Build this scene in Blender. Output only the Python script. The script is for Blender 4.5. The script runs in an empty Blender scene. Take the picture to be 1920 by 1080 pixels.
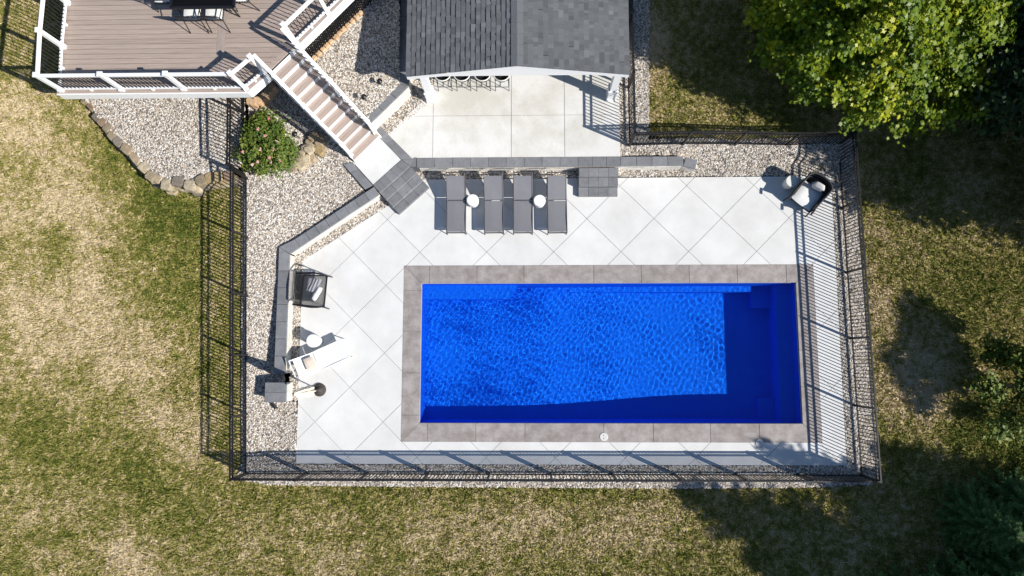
import bpy, bmesh, math, random
import numpy as np
from mathutils import Vector, Matrix, noise as mnoise
from mathutils.geometry import tessellate_polygon

random.seed(7)
rng = np.random.default_rng(7)
sc = bpy.context.scene
C = sc.collection

# ------------------------------------------------------------------ camera
F_PX, PITCH, ROLL, YAW, CAM_H = 1204.98, 0.110312, 0.0214146, -0.0025478, 19.801
CAM_R = Matrix.Rotation(YAW, 3, 'Z') @ Matrix.Rotation(PITCH, 3, 'X') @ Matrix.Rotation(ROLL, 3, 'Y')
cam = bpy.data.cameras.new('camera')
cam.sensor_width = 36.0
cam.lens = F_PX / 1920 * 36
cam.clip_end = 2000
cam_o = bpy.data.objects.new('camera', cam)
C.objects.link(cam_o)
cam_o.matrix_world = Matrix.Translation((0, 0, CAM_H)) @ CAM_R.to_4x4()
sc.camera = cam_o

# ------------------------------------------------------------------ sky, sun, exposure
SUN_EL, SUN_AZ = math.radians(35), math.radians(-24)
world = bpy.data.worlds.new('World')
sc.world = world
world.use_nodes = True
wn = world.node_tree
sky = wn.nodes.new('ShaderNodeTexSky')
sky.sky_type = 'NISHITA'
sky.sun_disc = False
sky.sun_elevation = SUN_EL
sky.sun_rotation = math.radians(114)
sky.air_density = 1.0
sky.dust_density = 0.3
sky.ozone_density = 4.0
wn.links.new(sky.outputs[0], wn.nodes['Background'].inputs[0])
wn.nodes['Background'].inputs[1].default_value = 0.075
sun = bpy.data.lights.new('sun', 'SUN')
sun.energy = 4.7
sun.angle = math.radians(0.5)
sun.color = (1.0, 0.955, 0.89)
sun.cycles.is_caustics_light = True
sun_o = bpy.data.objects.new('sun', sun)
C.objects.link(sun_o)
sdir = Vector((math.cos(SUN_AZ) * math.cos(SUN_EL), math.sin(SUN_AZ) * math.cos(SUN_EL), math.sin(SUN_EL)))
sun_o.rotation_euler = (-sdir).to_track_quat('-Z', 'Y').to_euler()
sun_o.location = sdir * 60
sc.view_settings.view_transform = 'Standard'
sc.view_settings.look = 'None'
sc.view_settings.exposure = 0.48
sc.view_settings.gamma = 1
sc.cycles.use_denoising = True
sc.cycles.max_bounces = 10
sc.cycles.transparent_max_bounces = 12


def at(px, py, z=0.0):
    """ground point seen at a measured spot of the photograph, at real height z"""
    d = CAM_R @ Vector(((px - 960) / F_PX, (540 - py) / F_PX, -1.0))
    t = (z - CAM_H) / d.z
    return Vector((d.x * t, d.y * t, z))


def smooth(a, b, x):
    t = min(1.0, max(0.0, (x - a) / (b - a)))
    return t * t * (3 - 2 * t)


def interp(x, xs, ys):
    return float(np.interp(x, xs, ys))


# ------------------------------------------------------------------ materials
MATS = {}


def mat(name, c1, c2=None, scale=6.0, rough=0.7, bump=0.0, stretch=(1, 1, 1), rnd=0.0, detail=4.0,
        metal=0.0, spec=0.5, coords='pos', bscale=None, contrast=(0.3, 0.7), hue_rnd=0.0, fine=0.0, fscale=60.0):
    m = bpy.data.materials.new(name)
    m.use_nodes = True
    nt = m.node_tree
    b = nt.nodes['Principled BSDF']
    b.inputs['Roughness'].default_value = rough
    b.inputs['Metallic'].default_value = metal
    b.inputs['Specular IOR Level'].default_value = spec
    c2 = c2 or c1
    if coords == 'pos':
        g = nt.nodes.new('ShaderNodeNewGeometry'); src = g.outputs['Position']
    else:
        g = nt.nodes.new('ShaderNodeTexCoord'); src = g.outputs['Object']
    mp = nt.nodes.new('ShaderNodeMapping')
    mp.inputs['Scale'].default_value = stretch
    nt.links.new(src, mp.inputs[0])
    nz = nt.nodes.new('ShaderNodeTexNoise')
    nz.inputs['Scale'].default_value = scale
    nz.inputs['Detail'].default_value = detail
    nz.inputs['Roughness'].default_value = 0.62
    nt.links.new(mp.outputs[0], nz.inputs['Vector'])
    mr = nt.nodes.new('ShaderNodeMapRange')
    mr.inputs['From Min'].default_value = contrast[0]
    mr.inputs['From Max'].default_value = contrast[1]
    nt.links.new(nz.outputs['Fac'], mr.inputs['Value'])
    mx = nt.nodes.new('ShaderNodeMix'); mx.data_type = 'RGBA'
    mx.inputs['A'].default_value = (*c1, 1)
    mx.inputs['B'].default_value = (*c2, 1)
    nt.links.new(mr.outputs[0], mx.inputs['Factor'])
    col = mx.outputs['Result']
    if fine:
        n3 = nt.nodes.new('ShaderNodeTexNoise'); n3.inputs['Scale'].default_value = fscale; n3.inputs['Detail'].default_value = 2
        nt.links.new(mp.outputs[0], n3.inputs['Vector'])
        m3 = nt.nodes.new('ShaderNodeMapRange'); m3.inputs['From Min'].default_value = .25; m3.inputs['From Max'].default_value = .75
        m3.inputs['To Min'].default_value = 1 - fine; m3.inputs['To Max'].default_value = 1 + fine
        nt.links.new(n3.outputs['Fac'], m3.inputs['Value'])
        hs3 = nt.nodes.new('ShaderNodeHueSaturation'); nt.links.new(m3.outputs[0], hs3.inputs['Value']); nt.links.new(col, hs3.inputs['Color'])
        col = hs3.outputs[0]
    if rnd or hue_rnd:
        oi = nt.nodes.new('ShaderNodeObjectInfo')
        hs = nt.nodes.new('ShaderNodeHueSaturation')
        r = nt.nodes.new('ShaderNodeMapRange')
        r.inputs['To Min'].default_value = 1 - rnd
        r.inputs['To Max'].default_value = 1 + rnd
        nt.links.new(oi.outputs['Random'], r.inputs['Value'])
        nt.links.new(r.outputs[0], hs.inputs['Value'])
        nt.links.new(col, hs.inputs['Color'])
        if hue_rnd:
            r2 = nt.nodes.new('ShaderNodeMapRange')
            r2.inputs['To Min'].default_value = 0.5 - hue_rnd
            r2.inputs['To Max'].default_value = 0.5 + hue_rnd
            mm = nt.nodes.new('ShaderNodeMath'); mm.operation = 'FRACT'
            m7 = nt.nodes.new('ShaderNodeMath'); m7.operation = 'MULTIPLY'; m7.inputs[1].default_value = 7.31
            nt.links.new(oi.outputs['Random'], m7.inputs[0]); nt.links.new(m7.outputs[0], mm.inputs[0])
            nt.links.new(mm.outputs[0], r2.inputs['Value']); nt.links.new(r2.outputs[0], hs.inputs['Hue'])
        col = hs.outputs[0]
    nt.links.new(col, b.inputs['Base Color'])
    if bump:
        n2 = nt.nodes.new('ShaderNodeTexNoise')
        n2.inputs['Scale'].default_value = bscale or scale * 4
        n2.inputs['Detail'].default_value = 3
        nt.links.new(mp.outputs[0], n2.inputs['Vector'])
        bp = nt.nodes.new('ShaderNodeBump')
        bp.inputs['Strength'].default_value = bump
        bp.inputs['Distance'].default_value = 0.02
        nt.links.new(n2.outputs['Fac'], bp.inputs['Height'])
        nt.links.new(bp.outputs[0], b.inputs['Normal'])
    MATS[name] = m
    return m


def ramp_mat(name, cols, rough=0.8, attr=None, translucent=0.0):
    """colour chosen per object (or per face through an attribute) from a list"""
    m = bpy.data.materials.new(name)
    m.use_nodes = True
    nt = m.node_tree
    b = nt.nodes['Principled BSDF']
    b.inputs['Roughness'].default_value = rough
    b.inputs['Specular IOR Level'].default_value = 0.3
    cr = nt.nodes.new('ShaderNodeValToRGB')
    cr.color_ramp.interpolation = 'LINEAR'
    el = cr.color_ramp.elements
    while len(el) < len(cols):
        el.new(0.5)
    for i, c in enumerate(cols):
        el[i].position = i / (len(cols) - 1)
        el[i].color = (*c, 1)
    if attr:
        a = nt.nodes.new('ShaderNodeAttribute'); a.attribute_name = attr
        nt.links.new(a.outputs['Fac'], cr.inputs[0])
    else:
        oi = nt.nodes.new('ShaderNodeObjectInfo')
        nt.links.new(oi.outputs['Random'], cr.inputs[0])
    nt.links.new(cr.outputs[0], b.inputs['Base Color'])
    if translucent:
        out = nt.nodes['Material Output']
        tr = nt.nodes.new('ShaderNodeBsdfTranslucent')
        ms = nt.nodes.new('ShaderNodeMixShader'); ms.inputs[0].default_value = translucent
        nt.links.new(cr.outputs[0], tr.inputs[0])
        nt.links.new(b.outputs[0], ms.inputs[1]); nt.links.new(tr.outputs[0], ms.inputs[2])
        nt.links.new(ms.outputs[0], out.inputs[0])
    MATS[name] = m
    return m


M_conc = mat('concrete', (.60, .595, .575), (.73, .73, .715), .8, .85, .05, detail=6, bscale=40, rnd=.025, fine=.03, fscale=30)
M_patio = mat('patio_concrete', (.56, .54, .48), (.70, .69, .66), .55, .85, .05, detail=7, bscale=40, rnd=.03, contrast=(.38, .56), fine=.04, fscale=14)
M_joint = mat('joint_sand', (.40, .39, .38), rough=.95)
M_coping = mat('coping', (.245, .215, .20), (.37, .335, .32), 3.2, .8, .15, detail=9, rnd=.06, contrast=(.36, .64), bscale=30, fine=.10, fscale=24)
M_cap = mat('slate_cap', (.155, .16, .17), (.225, .23, .24), 5, .8, .2, detail=8, rnd=.14, fine=.08, fscale=40)
M_wall = mat('wall_block', (.52, .49, .44), (.66, .63, .58), 7, .9, .8, detail=6, rnd=.12, bscale=22)
M_fence = mat('fence_metal', (.008, .008, .009), rough=.45, metal=.0)
M_white = mat('white_vinyl', (.80, .80, .80), rough=.45)
M_board = mat('composite_board', (.26, .20, .165), (.47, .385, .33), 6, .75, .15, stretch=(.2, 16, 1), rnd=.09, detail=6)
M_board_v = mat('composite_board_cross', (.27, .215, .19), (.40, .335, .30), 6, .75, .15, stretch=(14, .25, 1), rnd=.09, detail=5)
M_board_o = mat('composite_tread', (.30, .235, .20), (.46, .375, .325), 6, .75, .15, stretch=(.25, 14, 1), rnd=.08, detail=5, coords='obj')
M_dark = mat('dark_void', (.02, .02, .02), rough=.9)
M_black = mat('black_metal', (.012, .012, .014), rough=.4)
M_blackrope = mat('black_rope', (.018, .018, .020), (.035, .035, .038), 60, .7, .3)
M_grey_sling = None
M_greyframe = mat('grey_frame', (.075, .075, .085), rough=.45)
M_whitefab = mat('white_fabric', (.72, .72, .70), (.80, .80, .78), 30, .9, .15)
M_tanfab = mat('tan_pillow', (.52, .43, .36), (.62, .54, .47), 14, .9, .15)
M_patfab = mat('patterned_pillow', (.62, .60, .57), (.45, .30, .20), 9, .9, .1, contrast=(.55, .70))
M_greyfab = mat('grey_towel', (.20, .20, .22), (.30, .30, .32), 12, .95, .3, stretch=(1, 6, 1))
M_whiteceramic = mat('white_ceramic', (.80, .80, .79), rough=.35)
M_creamceramic = mat('cream_ceramic', (.66, .65, .60), (.74, .73, .70), 6, .5)
M_canvas = mat('cream_canvas', (.66, .60, .48), (.74, .69, .58), 8, .9, .2)
M_brown = mat('dark_resin', (.045, .036, .032), (.07, .058, .05), 40, .7, .3)
M_tanstone = mat('tan_edging', (.52, .33, .18), (.60, .43, .27), 8, .9, .5, rnd=.12, bscale=18)
M_rock = mat('field_stone', (.34, .29, .22), (.52, .46, .36), 4, .9, .6, rnd=.28, hue_rnd=.018, detail=7, bscale=14)
M_pool = mat('pool_gelcoat', (.002, .150, .80), (.004, .175, .86), 2, .8, spec=.08)
M_poolrim = mat('pool_rim', (.45, .52, .60), rough=.4)
M_lid = mat('skimmer_lid', (.62, .62, .60), rough=.6)
M_bark = mat('bark', (.10, .08, .06), (.18, .15, .12), 9, .95, .8, stretch=(1, 1, .25))
M_flower = ramp_mat('rose_petal', [(.72, .18, .24), (.80, .42, .42), (.85, .62, .55), (.82, .30, .36)], .7)
M_soil = mat('soil', (.16, .11, .07), (.24, .18, .12), 8, .95, .6)
SH = [mat('shingle_%d' % i, c, tuple(k * 1.25 for k in c), 30, .9, .4, rnd=.08, detail=6)
      for i, c in enumerate([(.094, .098, .103), (.108, .113, .118), (.120, .125, .131), (.140, .145, .151), (.080, .084, .088)])]
# semi-open sling mesh: part cloth, part holes
M_sling = mat('grey_sling', (.19, .19, .21), (.22, .22, .24), 60, .8)
_nt = M_sling.node_tree
_tr = _nt.nodes.new('ShaderNodeBsdfTransparent'); _ms = _nt.nodes.new('ShaderNodeMixShader'); _ms.inputs[0].default_value = .16
_nt.links.new(_nt.nodes['Principled BSDF'].outputs[0], _ms.inputs[1]); _nt.links.new(_tr.outputs[0], _ms.inputs[2])
_nt.links.new(_ms.outputs[0], _nt.nodes['Material Output'].inputs[0])


# ------------------------------------------------------------------ mesh helpers
class MB:
    def __init__(s):
        s.v = []; s.f = []; s.m = []; s.s = []

    def add(s, vs, fs, mi=0, sm=False):
        o = len(s.v)
        s.v += [tuple(p) for p in vs]
        for f in fs:
            s.f.append(tuple(i + o for i in f)); s.m.append(mi); s.s.append(sm)
        return s

    def hexa(s, p, mi=0):
        return s.add(p, [(3, 2, 1, 0), (4, 5, 6, 7), (0, 1, 5, 4), (1, 2, 6, 5), (2, 3, 7, 6), (3, 0, 4, 7)], mi)

    def box(s, c, d, rz=0.0, mi=0, rot=None):
        R = rot or Matrix.Rotation(rz, 3, 'Z')
        c = Vector(c)
        ps = []
        for z in (-.5, .5):
            for x, y in ((-.5, -.5), (.5, -.5), (.5, .5), (-.5, .5)):
                ps.append(c + R @ Vector((x * d[0], y * d[1], z * d[2])))
        return s.hexa(ps, mi)

    def prism(s, poly, z0, z1, mi=0, ch=0.0):
        n = len(poly)
        if n < 3: return s
        a = sum(poly[i][0] * poly[(i + 1) % n][1] - poly[(i + 1) % n][0] * poly[i][1] for i in range(n))
        if a < 0: poly = poly[::-1]
        lo = [(x, y, z0) for x, y in poly]
        if ch:
            ins = inset(poly, ch)
            mid = [(x, y, z1 - ch) for x, y in poly]
            hi = [(x, y, z1) for x, y in ins]
            fs = [tuple(range(n - 1, -1, -1)), tuple(range(2 * n, 3 * n))]
            for i in range(n):
                j = (i + 1) % n
                fs += [(i, j, n + j, n + i), (n + i, n + j, 2 * n + j, 2 * n + i)]
            return s.add(lo + mid + hi, fs, mi)
        hi = [(x, y, z1) for x, y in poly]
        fs = [tuple(range(n - 1, -1, -1)), tuple(range(n, 2 * n))]
        for i in range(n):
            j = (i + 1) % n
            fs.append((i, j, n + j, n + i))
        return s.add(lo + hi, fs, mi)

    def bar(s, a, b, w, h, mi=0, up=(0, 0, 1)):
        a, b = Vector(a), Vector(b)
        d = (b - a)
        L = d.length
        if L < 1e-6: return s
        d /= L
        u = Vector(up)
        if abs(d.dot(u)) > .99: u = Vector((0, 1, 0))
        x = d.cross(u).normalized()
        y = x.cross(d).normalized()
        R = Matrix((x, d, y)).transposed()
        return s.box((a + b) / 2, (w, L, h), mi=mi, rot=R)

    def tube(s, path, r, n=8, mi=0, closed=False):
        path = [Vector(p) for p in path]
        rs = r if isinstance(r, (list, tuple)) else [r] * len(path)
        k = len(path)
        vs = []
        for i, p in enumerate(path):
            if closed:
                d = path[(i + 1) % k] - path[i - 1]
            else:
                d = path[min(i + 1, k - 1)] - path[max(i - 1, 0)]
            d.normalize()
            u = Vector((0, 0, 1)) if abs(d.z) < .9 else Vector((1, 0, 0))
            x = d.cross(u).normalized(); y = x.cross(d)
            for j in range(n):
                a = 2 * math.pi * j / n
                vs.append(p + (x * math.cos(a) + y * math.sin(a)) * rs[i])
        fs = []
        for i in range(k if closed else k - 1):
            i2 = (i + 1) % k
            for j in range(n):
                j2 = (j + 1) % n
                fs.append((i * n + j, i2 * n + j, i2 * n + j2, i * n + j2))
        s.add(vs, fs, mi, True)
        if not closed:
            s.add(vs[:n], [tuple(range(n))], mi); s.add(vs[-n:], [tuple(range(n - 1, -1, -1))], mi)
        return s

    def lathe(s, prof, n=20, c=(0, 0, 0), mi=0, fold=None):
        vs = []
        for r, z in prof:
            for j in range(n):
                a = 2 * math.pi * j / n
                k = r * (fold(a, z) if fold else 1)
                vs.append((c[0] + k * math.cos(a), c[1] + k * math.sin(a), c[2] + z))
        fs = []
        for i in range(len(prof) - 1):
            for j in range(n):
                j2 = (j + 1) % n
                fs.append((i * n + j, i * n + j2, (i + 1) * n + j2, (i + 1) * n + j))
        s.add(vs, fs, mi, True)
        s.add(vs[:n], [tuple(range(n - 1, -1, -1))], mi)
        s.add(vs[-n:], [tuple(range(n))], mi)
        return s

    def cushion(s, c, d, rot=None, mi=0, puff=.25, n=7):
        """soft box: a superellipsoid-like pillow"""
        R = rot or Matrix.Identity(3)
        c = Vector(c)
        top, bot = [], []
        for i in range(n):
            for j in range(n):
                u, v = 2 * i / (n - 1) - 1, 2 * j / (n - 1) - 1
                e = (1 - abs(u) ** 3) * (1 - abs(v) ** 3)
                h = (1 - puff) * .5 * min(1, 8 * e) ** .5 + puff * e
                k = 1 - .05 * (1 - (1 - u * u) * .6) * v * v
                top.append(c + R @ Vector((u * d[0] / 2 * (1 - .05 * (v * v)), v * d[1] / 2 * (1 - .05 * (u * u)), h * d[2] * .5)))
                bot.append(c + R @ Vector((u * d[0] / 2 * (1 - .05 * (v * v)), v * d[1] / 2 * (1 - .05 * (u * u)), -h * d[2] * .5)))
        fs = []
        for i in range(n - 1):
            for j in range(n - 1):
                a, b, c2, d2 = i * n + j, (i + 1) * n + j, (i + 1) * n + j + 1, i * n + j + 1
                fs.append((a, b, c2, d2)); fs.append((n * n + d2, n * n + c2, n * n + b, n * n + a))
        return s.add(top + bot, fs, mi, True)

    def mesh(s, name, mats):
        me = bpy.data.meshes.new(name)
        me.from_pydata(s.v, [], s.f)
        for m in (mats if isinstance(mats, (list, tuple)) else [mats]):
            me.materials.append(m)
        me.polygons.foreach_set('material_index', s.m)
        me.polygons.foreach_set('use_smooth', s.s)
        me.update()
        return me


def inset(poly, d):
    """inset of a convex ccw polygon by moving every edge inwards"""
    n = len(poly)
    out = []
    for i in range(n):
        p0, p1, p2 = [Vector(q) for q in (poly[i - 1], poly[i], poly[(i + 1) % n])]
        e1 = (p1 - p0); e2 = (p2 - p1)
        if e1.length < 1e-6 or e2.length < 1e-6:
            out.append(tuple(p1)); continue
        e1.normalize(); e2.normalize()
        n1 = Vector((-e1.y, e1.x)); n2 = Vector((-e2.y, e2.x))
        b = n1 + n2
        k = b.length_squared
        if k < 1e-6:
            out.append(tuple(p1)); continue
        sc_ = min(2.0, 2 / k)
        q = p1 + b * d * sc_
        out.append((q.x, q.y))
    return out


def clip(poly, conv):
    """clip a polygon by a convex ccw polygon"""
    out = [tuple(p) for p in poly]
    n = len(conv)
    for i in range(n):
        ax, ay = conv[i]; bx, by = conv[(i + 1) % n]
        src, out = out, []
        for j in range(len(src)):
            p, q = src[j - 1], src[j]
            sp = (bx - ax) * (p[1] - ay) - (by - ay) * (p[0] - ax)
            sq = (bx - ax) * (q[1] - ay) - (by - ay) * (q[0] - ax)
            if (sp >= 0) != (sq >= 0):
                t = sp / (sp - sq)
                out.append((p[0] + (q[0] - p[0]) * t, p[1] + (q[1] - p[1]) * t))
            if sq >= 0: out.append(q)
        if not out: return []
    res = []
    for p in out:
        if not res or (abs(p[0] - res[-1][0]) + abs(p[1] - res[-1][1])) > 1e-4: res.append(p)
    if len(res) > 1 and abs(res[0][0] - res[-1][0]) + abs(res[0][1] - res[-1][1]) < 1e-4: res.pop()
    if len(res) < 3: return []
    a = sum(res[i][0] * res[(i + 1) % len(res)][1] - res[(i + 1) % len(res)][0] * res[i][1] for i in range(len(res)))
    return res if abs(a) > 2e-3 else []


def obj(name, me, parent=None, loc=(0, 0, 0), rot=None, rz=0.0):
    o = bpy.data.objects.new(name, me)
    C.objects.link(o)
    o.location = loc
    o.rotation_euler = rot if rot else (0, 0, rz)
    if parent: o.parent = parent
    return o


def tag(o, label=None, cat=None, group=None, kind=None):
    if label: o['label'] = label
    if cat: o['category'] = cat
    if group: o['group'] = group
    if kind: o['kind'] = kind
    return o


def thing(name, label, cat, loc=(0, 0, 0), rz=0.0, group=None):
    o = bpy.data.objects.new(name, None)
    C.objects.link(o)
    o.empty_display_size = .2
    o.location = loc
    o.rotation_euler = (0, 0, rz)
    return tag(o, label, cat, group)


def wpart(name, mb, mats, root):
    """part modelled in world coordinates under an unrotated root"""
    return obj(name, mb.mesh(name, mats), root, tuple(-Vector(root.location)))


def wplace(name, me, root, loc, rot=None, rz=0.0):
    return obj(name, me, root, tuple(Vector(loc) - Vector(root.location)), rot, rz)


def copy_tree(o, parent=None):
    c = o.copy()
    C.objects.link(c)
    c.parent = parent
    for ch in list(o.children): copy_tree(ch, c)
    return c


# ------------------------------------------------------------------ heights of the ground
def lawn_z(x, y):
    zl = interp(y, [-40, -6, -3.4, 5.5, 9, 12, 40], [-.5, -.12, -.02, .86, 1.36, 1.7, 2.2])
    zr = interp(y, [-40, -6, -3, 5, 7, 9, 12, 40], [-.3, -.06, -.03, -.03, .14, .36, .5, .6])
    t = smooth(-8.3, 3, x)
    return zl * (1 - t) + zr * t


def fence_z(y):
    return interp(y, [-4, -3.43, 5.46, 8, 12], [0, .0, .90, 1.15, 1.4])


def bed_z(x, y):
    """gravel inside the left fence: falls along the fence and across towards the low wall and the stairs"""
    zf = fence_z(y)
    if y < 3.42: xw = -7.55
    elif y < 5.2: xw = -7.55 + (y - 3.42) / .686
    else: xw = -4.95 - (y - 5.2) * .95
    zw = interp(y, [-4, -2.2, -.6, 2.4, 5.2, 6, 7.9, 9], [-.02, .0, .12, .40, .41, .44, 1.05, 1.2])
    t = smooth(0, 1, (x + 8.457) / max(.3, xw + 8.457))
    return zf * (1 - t) + min(zw, zf + .05) * t


WALL_END = 5.2


def corner_z(x, y):
    k = smooth(6.05, 6.3, y) if x < WALL_END else smooth(5.9, 6.7, y)
    return max(-.012, .43 * k * (1 - smooth(WALL_END - .1, WALL_END + 2.2, x)) - .012, (lawn_z(x, y) + .04) if y > 6.1 else -1)


# ------------------------------------------------------------------ lawn
def in_poly(x, y, poly):
    c = False
    j = len(poly) - 1
    for i in range(len(poly)):
        xi, yi = poly[i]; xj, yj = poly[j]
        if (yi > y) != (yj > y) and x < (xj - xi) * (y - yi) / (yj - yi) + xi: c = not c
        j = i
    return c


def pxpoly(pts, z=0.0):
    return [tuple(at(*p[:2], p[2] if len(p) > 2 else z)[:2]) for p in pts]


EDGE_PX = [(160, 189), (172.6, 200), (182, 218), (201.5, 239.5), (221.5, 266), (237.5, 280), (252.5, 297), (269.5, 313), (282.3, 330), (294, 335), (310, 345), (333.5, 340), (355.8, 347), (376, 338), (393, 333), (410, 331), (427, 329)]
ZA = 1.27
EW = [at(px, py, ZA + .03) for px, py in EDGE_PX]
HOLE = [(-8.3, -3.25), (9.75, -3.25), (9.65, 6.5), (3.75, 6.6), (3.75, 13), (-12.0, 13)] + [(p.x + .12, p.y + .12) for p in EW] + [(-8.45, 5.75), (-8.3, 5.4)]
GRAVEL_OUT = pxpoly([(447, 900), (500, 909), (700, 912), (1000, 914), (1300, 916), (1500, 914), (1630, 910), (1647, 880), (1622, 600), (1603, 270), (1560, 258),
                     (1205, 262), (1200, 60), (1200, -80)]) + [(-12.0, 13)] + [(p.x, p.y) for p in EW] + [(-8.62, 5.5), (-8.6, 0), (-8.62, -3.4)]
DRY = [(40, 215, 75, 55, .5), (70, 300, 100, 70, .3), (40, 400, 90, 60, .35), (130, 390, 60, 50, .4), (170, 470, 45, 70, .5), (160, 560, 80, 60, .55), (60, 590, 80, 70, .4), (190, 640, 80, 60, .55),
       (40, 690, 80, 50, .4), (260, 700, 80, 50, .4), (320, 780, 90, 40, .4), (300, 620, 50, 50, .2), (350, 850, 60, 40, .35), (45, 965, 40, 30, .4), (225, 1030, 40, 35, .6),
       (245, 1068, 60, 25, .45), (600, 980, 80, 40, .25), (450, 1000, 40, 25, .25), (1000, 960, 160, 40, .35), (1150, 1010, 130, 50, .3), (850, 1040, 120, 50, .3), (1640, 560, 40, 70, .35),
       (1690, 600, 40, 60, .3), (1720, 730, 60, 60, .6), (1640, 450, 40, 40, .25), (1225, 100, 40, 50, .5), (1230, 50, 30, 40, .4), (1280, 150, 50, 40, .15), (1740, 690, 60, 60, .3),
       (110, 450, 26, 40, -.5), (125, 510, 26, 40, -.4), (250, 380, 60, 90, -.35), (330, 480, 60, 110, -.4), (290, 350, 60, 30, -.5), (230, 860, 90, 40, -.3), (280, 910, 80, 60, -.3),
       (100, 850, 60, 40, -.3), (520, 930, 120, 16, -.3), (900, 935, 400, 14, -.25), (1300, 180, 70, 40, -.15), (1830, 560, 90, 60, -.35), (1800, 640, 60, 60, -.2), (1885, 830, 80, 70, -1.1), (1840, 760, 60, 50, -.25),
       (400, 960, 120, 40, -.15), (340, 430, 40, 200, -.25)]
DRYW = []
for (px, py, rx, ry, k) in DRY:
    c = at(px, py, 0); c = at(px, py, lawn_z(c.x, c.y))
    DRYW.append((c.x, c.y, rx / 60, ry / 60, k))


def dryness(x, y):
    d = .50 + .28 * mnoise.fractal((x * .55, y * .55, 3.1), 1.0, 2.0, 5)
    for (cx, cy, rx, ry, k) in DRYW:
        q = ((x - cx) / rx) ** 2 + ((y - cy) / ry) ** 2
        if q < 9: d += (.90 * k if k > 0 else .55 * k) * math.exp(-q)
    return min(1.0, max(0.0, d))


gx = np.concatenate([[-120, -70, -45, -30, -24], np.arange(-20, 20.01, .25), [24, 30, 45, 70, 120]])
gy = np.concatenate([[-120, -70, -40, -25, -16], np.arange(-10, 15.01, .25), [19, 25, 40, 70, 120]])
lv, lf, ld, lg = [], [], [], []
for x in gx:
    for y in gy:
        inside = in_poly(x, y, GRAVEL_OUT)
        lv.append((x, y, lawn_z(x, y) + .02 * mnoise.noise((x * .5, y * .5, 0)) - (.12 if inside else 0)))
        ld.append(dryness(x, y))
        vis = (-18.6 < x < 17.5) and (-7.4 < y < 12.6)
        lg.append(0.0 if (inside or not vis) else 1.0)
ny_ = len(gy)
for i in range(len(gx) - 1):
    for j in range(ny_ - 1):
        cx, cy = (gx[i] + gx[i + 1]) / 2, (gy[j] + gy[j + 1]) / 2
        if in_poly(cx, cy, HOLE): continue
        lf.append((i * ny_ + j, (i + 1) * ny_ + j, (i + 1) * ny_ + j + 1, i * ny_ + j + 1))


def lawn_material(name, inst):
    m = bpy.data.materials.new(name)
    m.use_nodes = True
    nt = m.node_tree
    b = nt.nodes['Principled BSDF']
    b.inputs['Roughness'].default_value = .85
    b.inputs['Specular IOR Level'].default_value = .15
    a = nt.nodes.new('ShaderNodeAttribute'); a.attribute_name = 'dry'
    a.attribute_type = 'INSTANCER' if inst else 'GEOMETRY'
    geo = nt.nodes.new('ShaderNodeNewGeometry')
    add = None
    val = a.outputs['Fac']
    for s_, amp in ((1.6, .42), (5.0, .85), (24.0, .9)):
        n = nt.nodes.new('ShaderNodeTexNoise'); n.inputs['Scale'].default_value = s_; n.inputs['Detail'].default_value = 4
        nt.links.new(geo.outputs['Position'], n.inputs['Vector'])
        mr = nt.nodes.new('ShaderNodeMapRange'); mr.inputs['To Min'].default_value = -amp; mr.inputs['To Max'].default_value = amp
        nt.links.new(n.outputs['Fac'], mr.inputs['Value'])
        ad = nt.nodes.new('ShaderNodeMath'); ad.operation = 'ADD'
        nt.links.new(val, ad.inputs[0]); nt.links.new(mr.outputs[0], ad.inputs[1]); val = ad.outputs[0]
    if inst:
        oi = nt.nodes.new('ShaderNodeObjectInfo')
        mr = nt.nodes.new('ShaderNodeMapRange'); mr.inputs['To Min'].default_value = -.34; mr.inputs['To Max'].default_value = .34
        nt.links.new(oi.outputs['Random'], mr.inputs['Value'])
        ad = nt.nodes.new('ShaderNodeMath'); ad.operation = 'ADD'
        nt.links.new(val, ad.inputs[0]); nt.links.new(mr.outputs[0], ad.inputs[1]); val = ad.outputs[0]
    cr = nt.nodes.new('ShaderNodeValToRGB')
    el = cr.color_ramp.elements
    cols = [(0, (.085, .110, .018)), (.30, (.185, .190, .038)), (.58, (.300, .262, .078)), (.82, (.45, .36, .175)), (1, (.60, .495, .32))]
    while len(el) < len(cols): el.new(.5)
    for e, (p, c) in zip(el, cols):
        e.position = p; e.color = (*c, 1)
    nt.links.new(val, cr.inputs[0])
    nt.links.new(cr.outputs[0], b.inputs['Base Color'])
    if not inst:
        n = nt.nodes.new('ShaderNodeTexNoise'); n.inputs['Scale'].default_value = 30; n.inputs['Detail'].default_value = 4
        nt.links.new(geo.outputs['Position'], n.inputs['Vector'])
        bp = nt.nodes.new('ShaderNodeBump'); bp.inputs['Strength'].default_value = .6; bp.inputs['Distance'].default_value = .03
        nt.links.new(n.outputs['Fac'], bp.inputs['Height']); nt.links.new(bp.outputs[0], b.inputs['Normal'])
    return m


M_lawn = lawn_material('lawn_ground', False)
M_blade = lawn_material('grass_blades', True)


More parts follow.
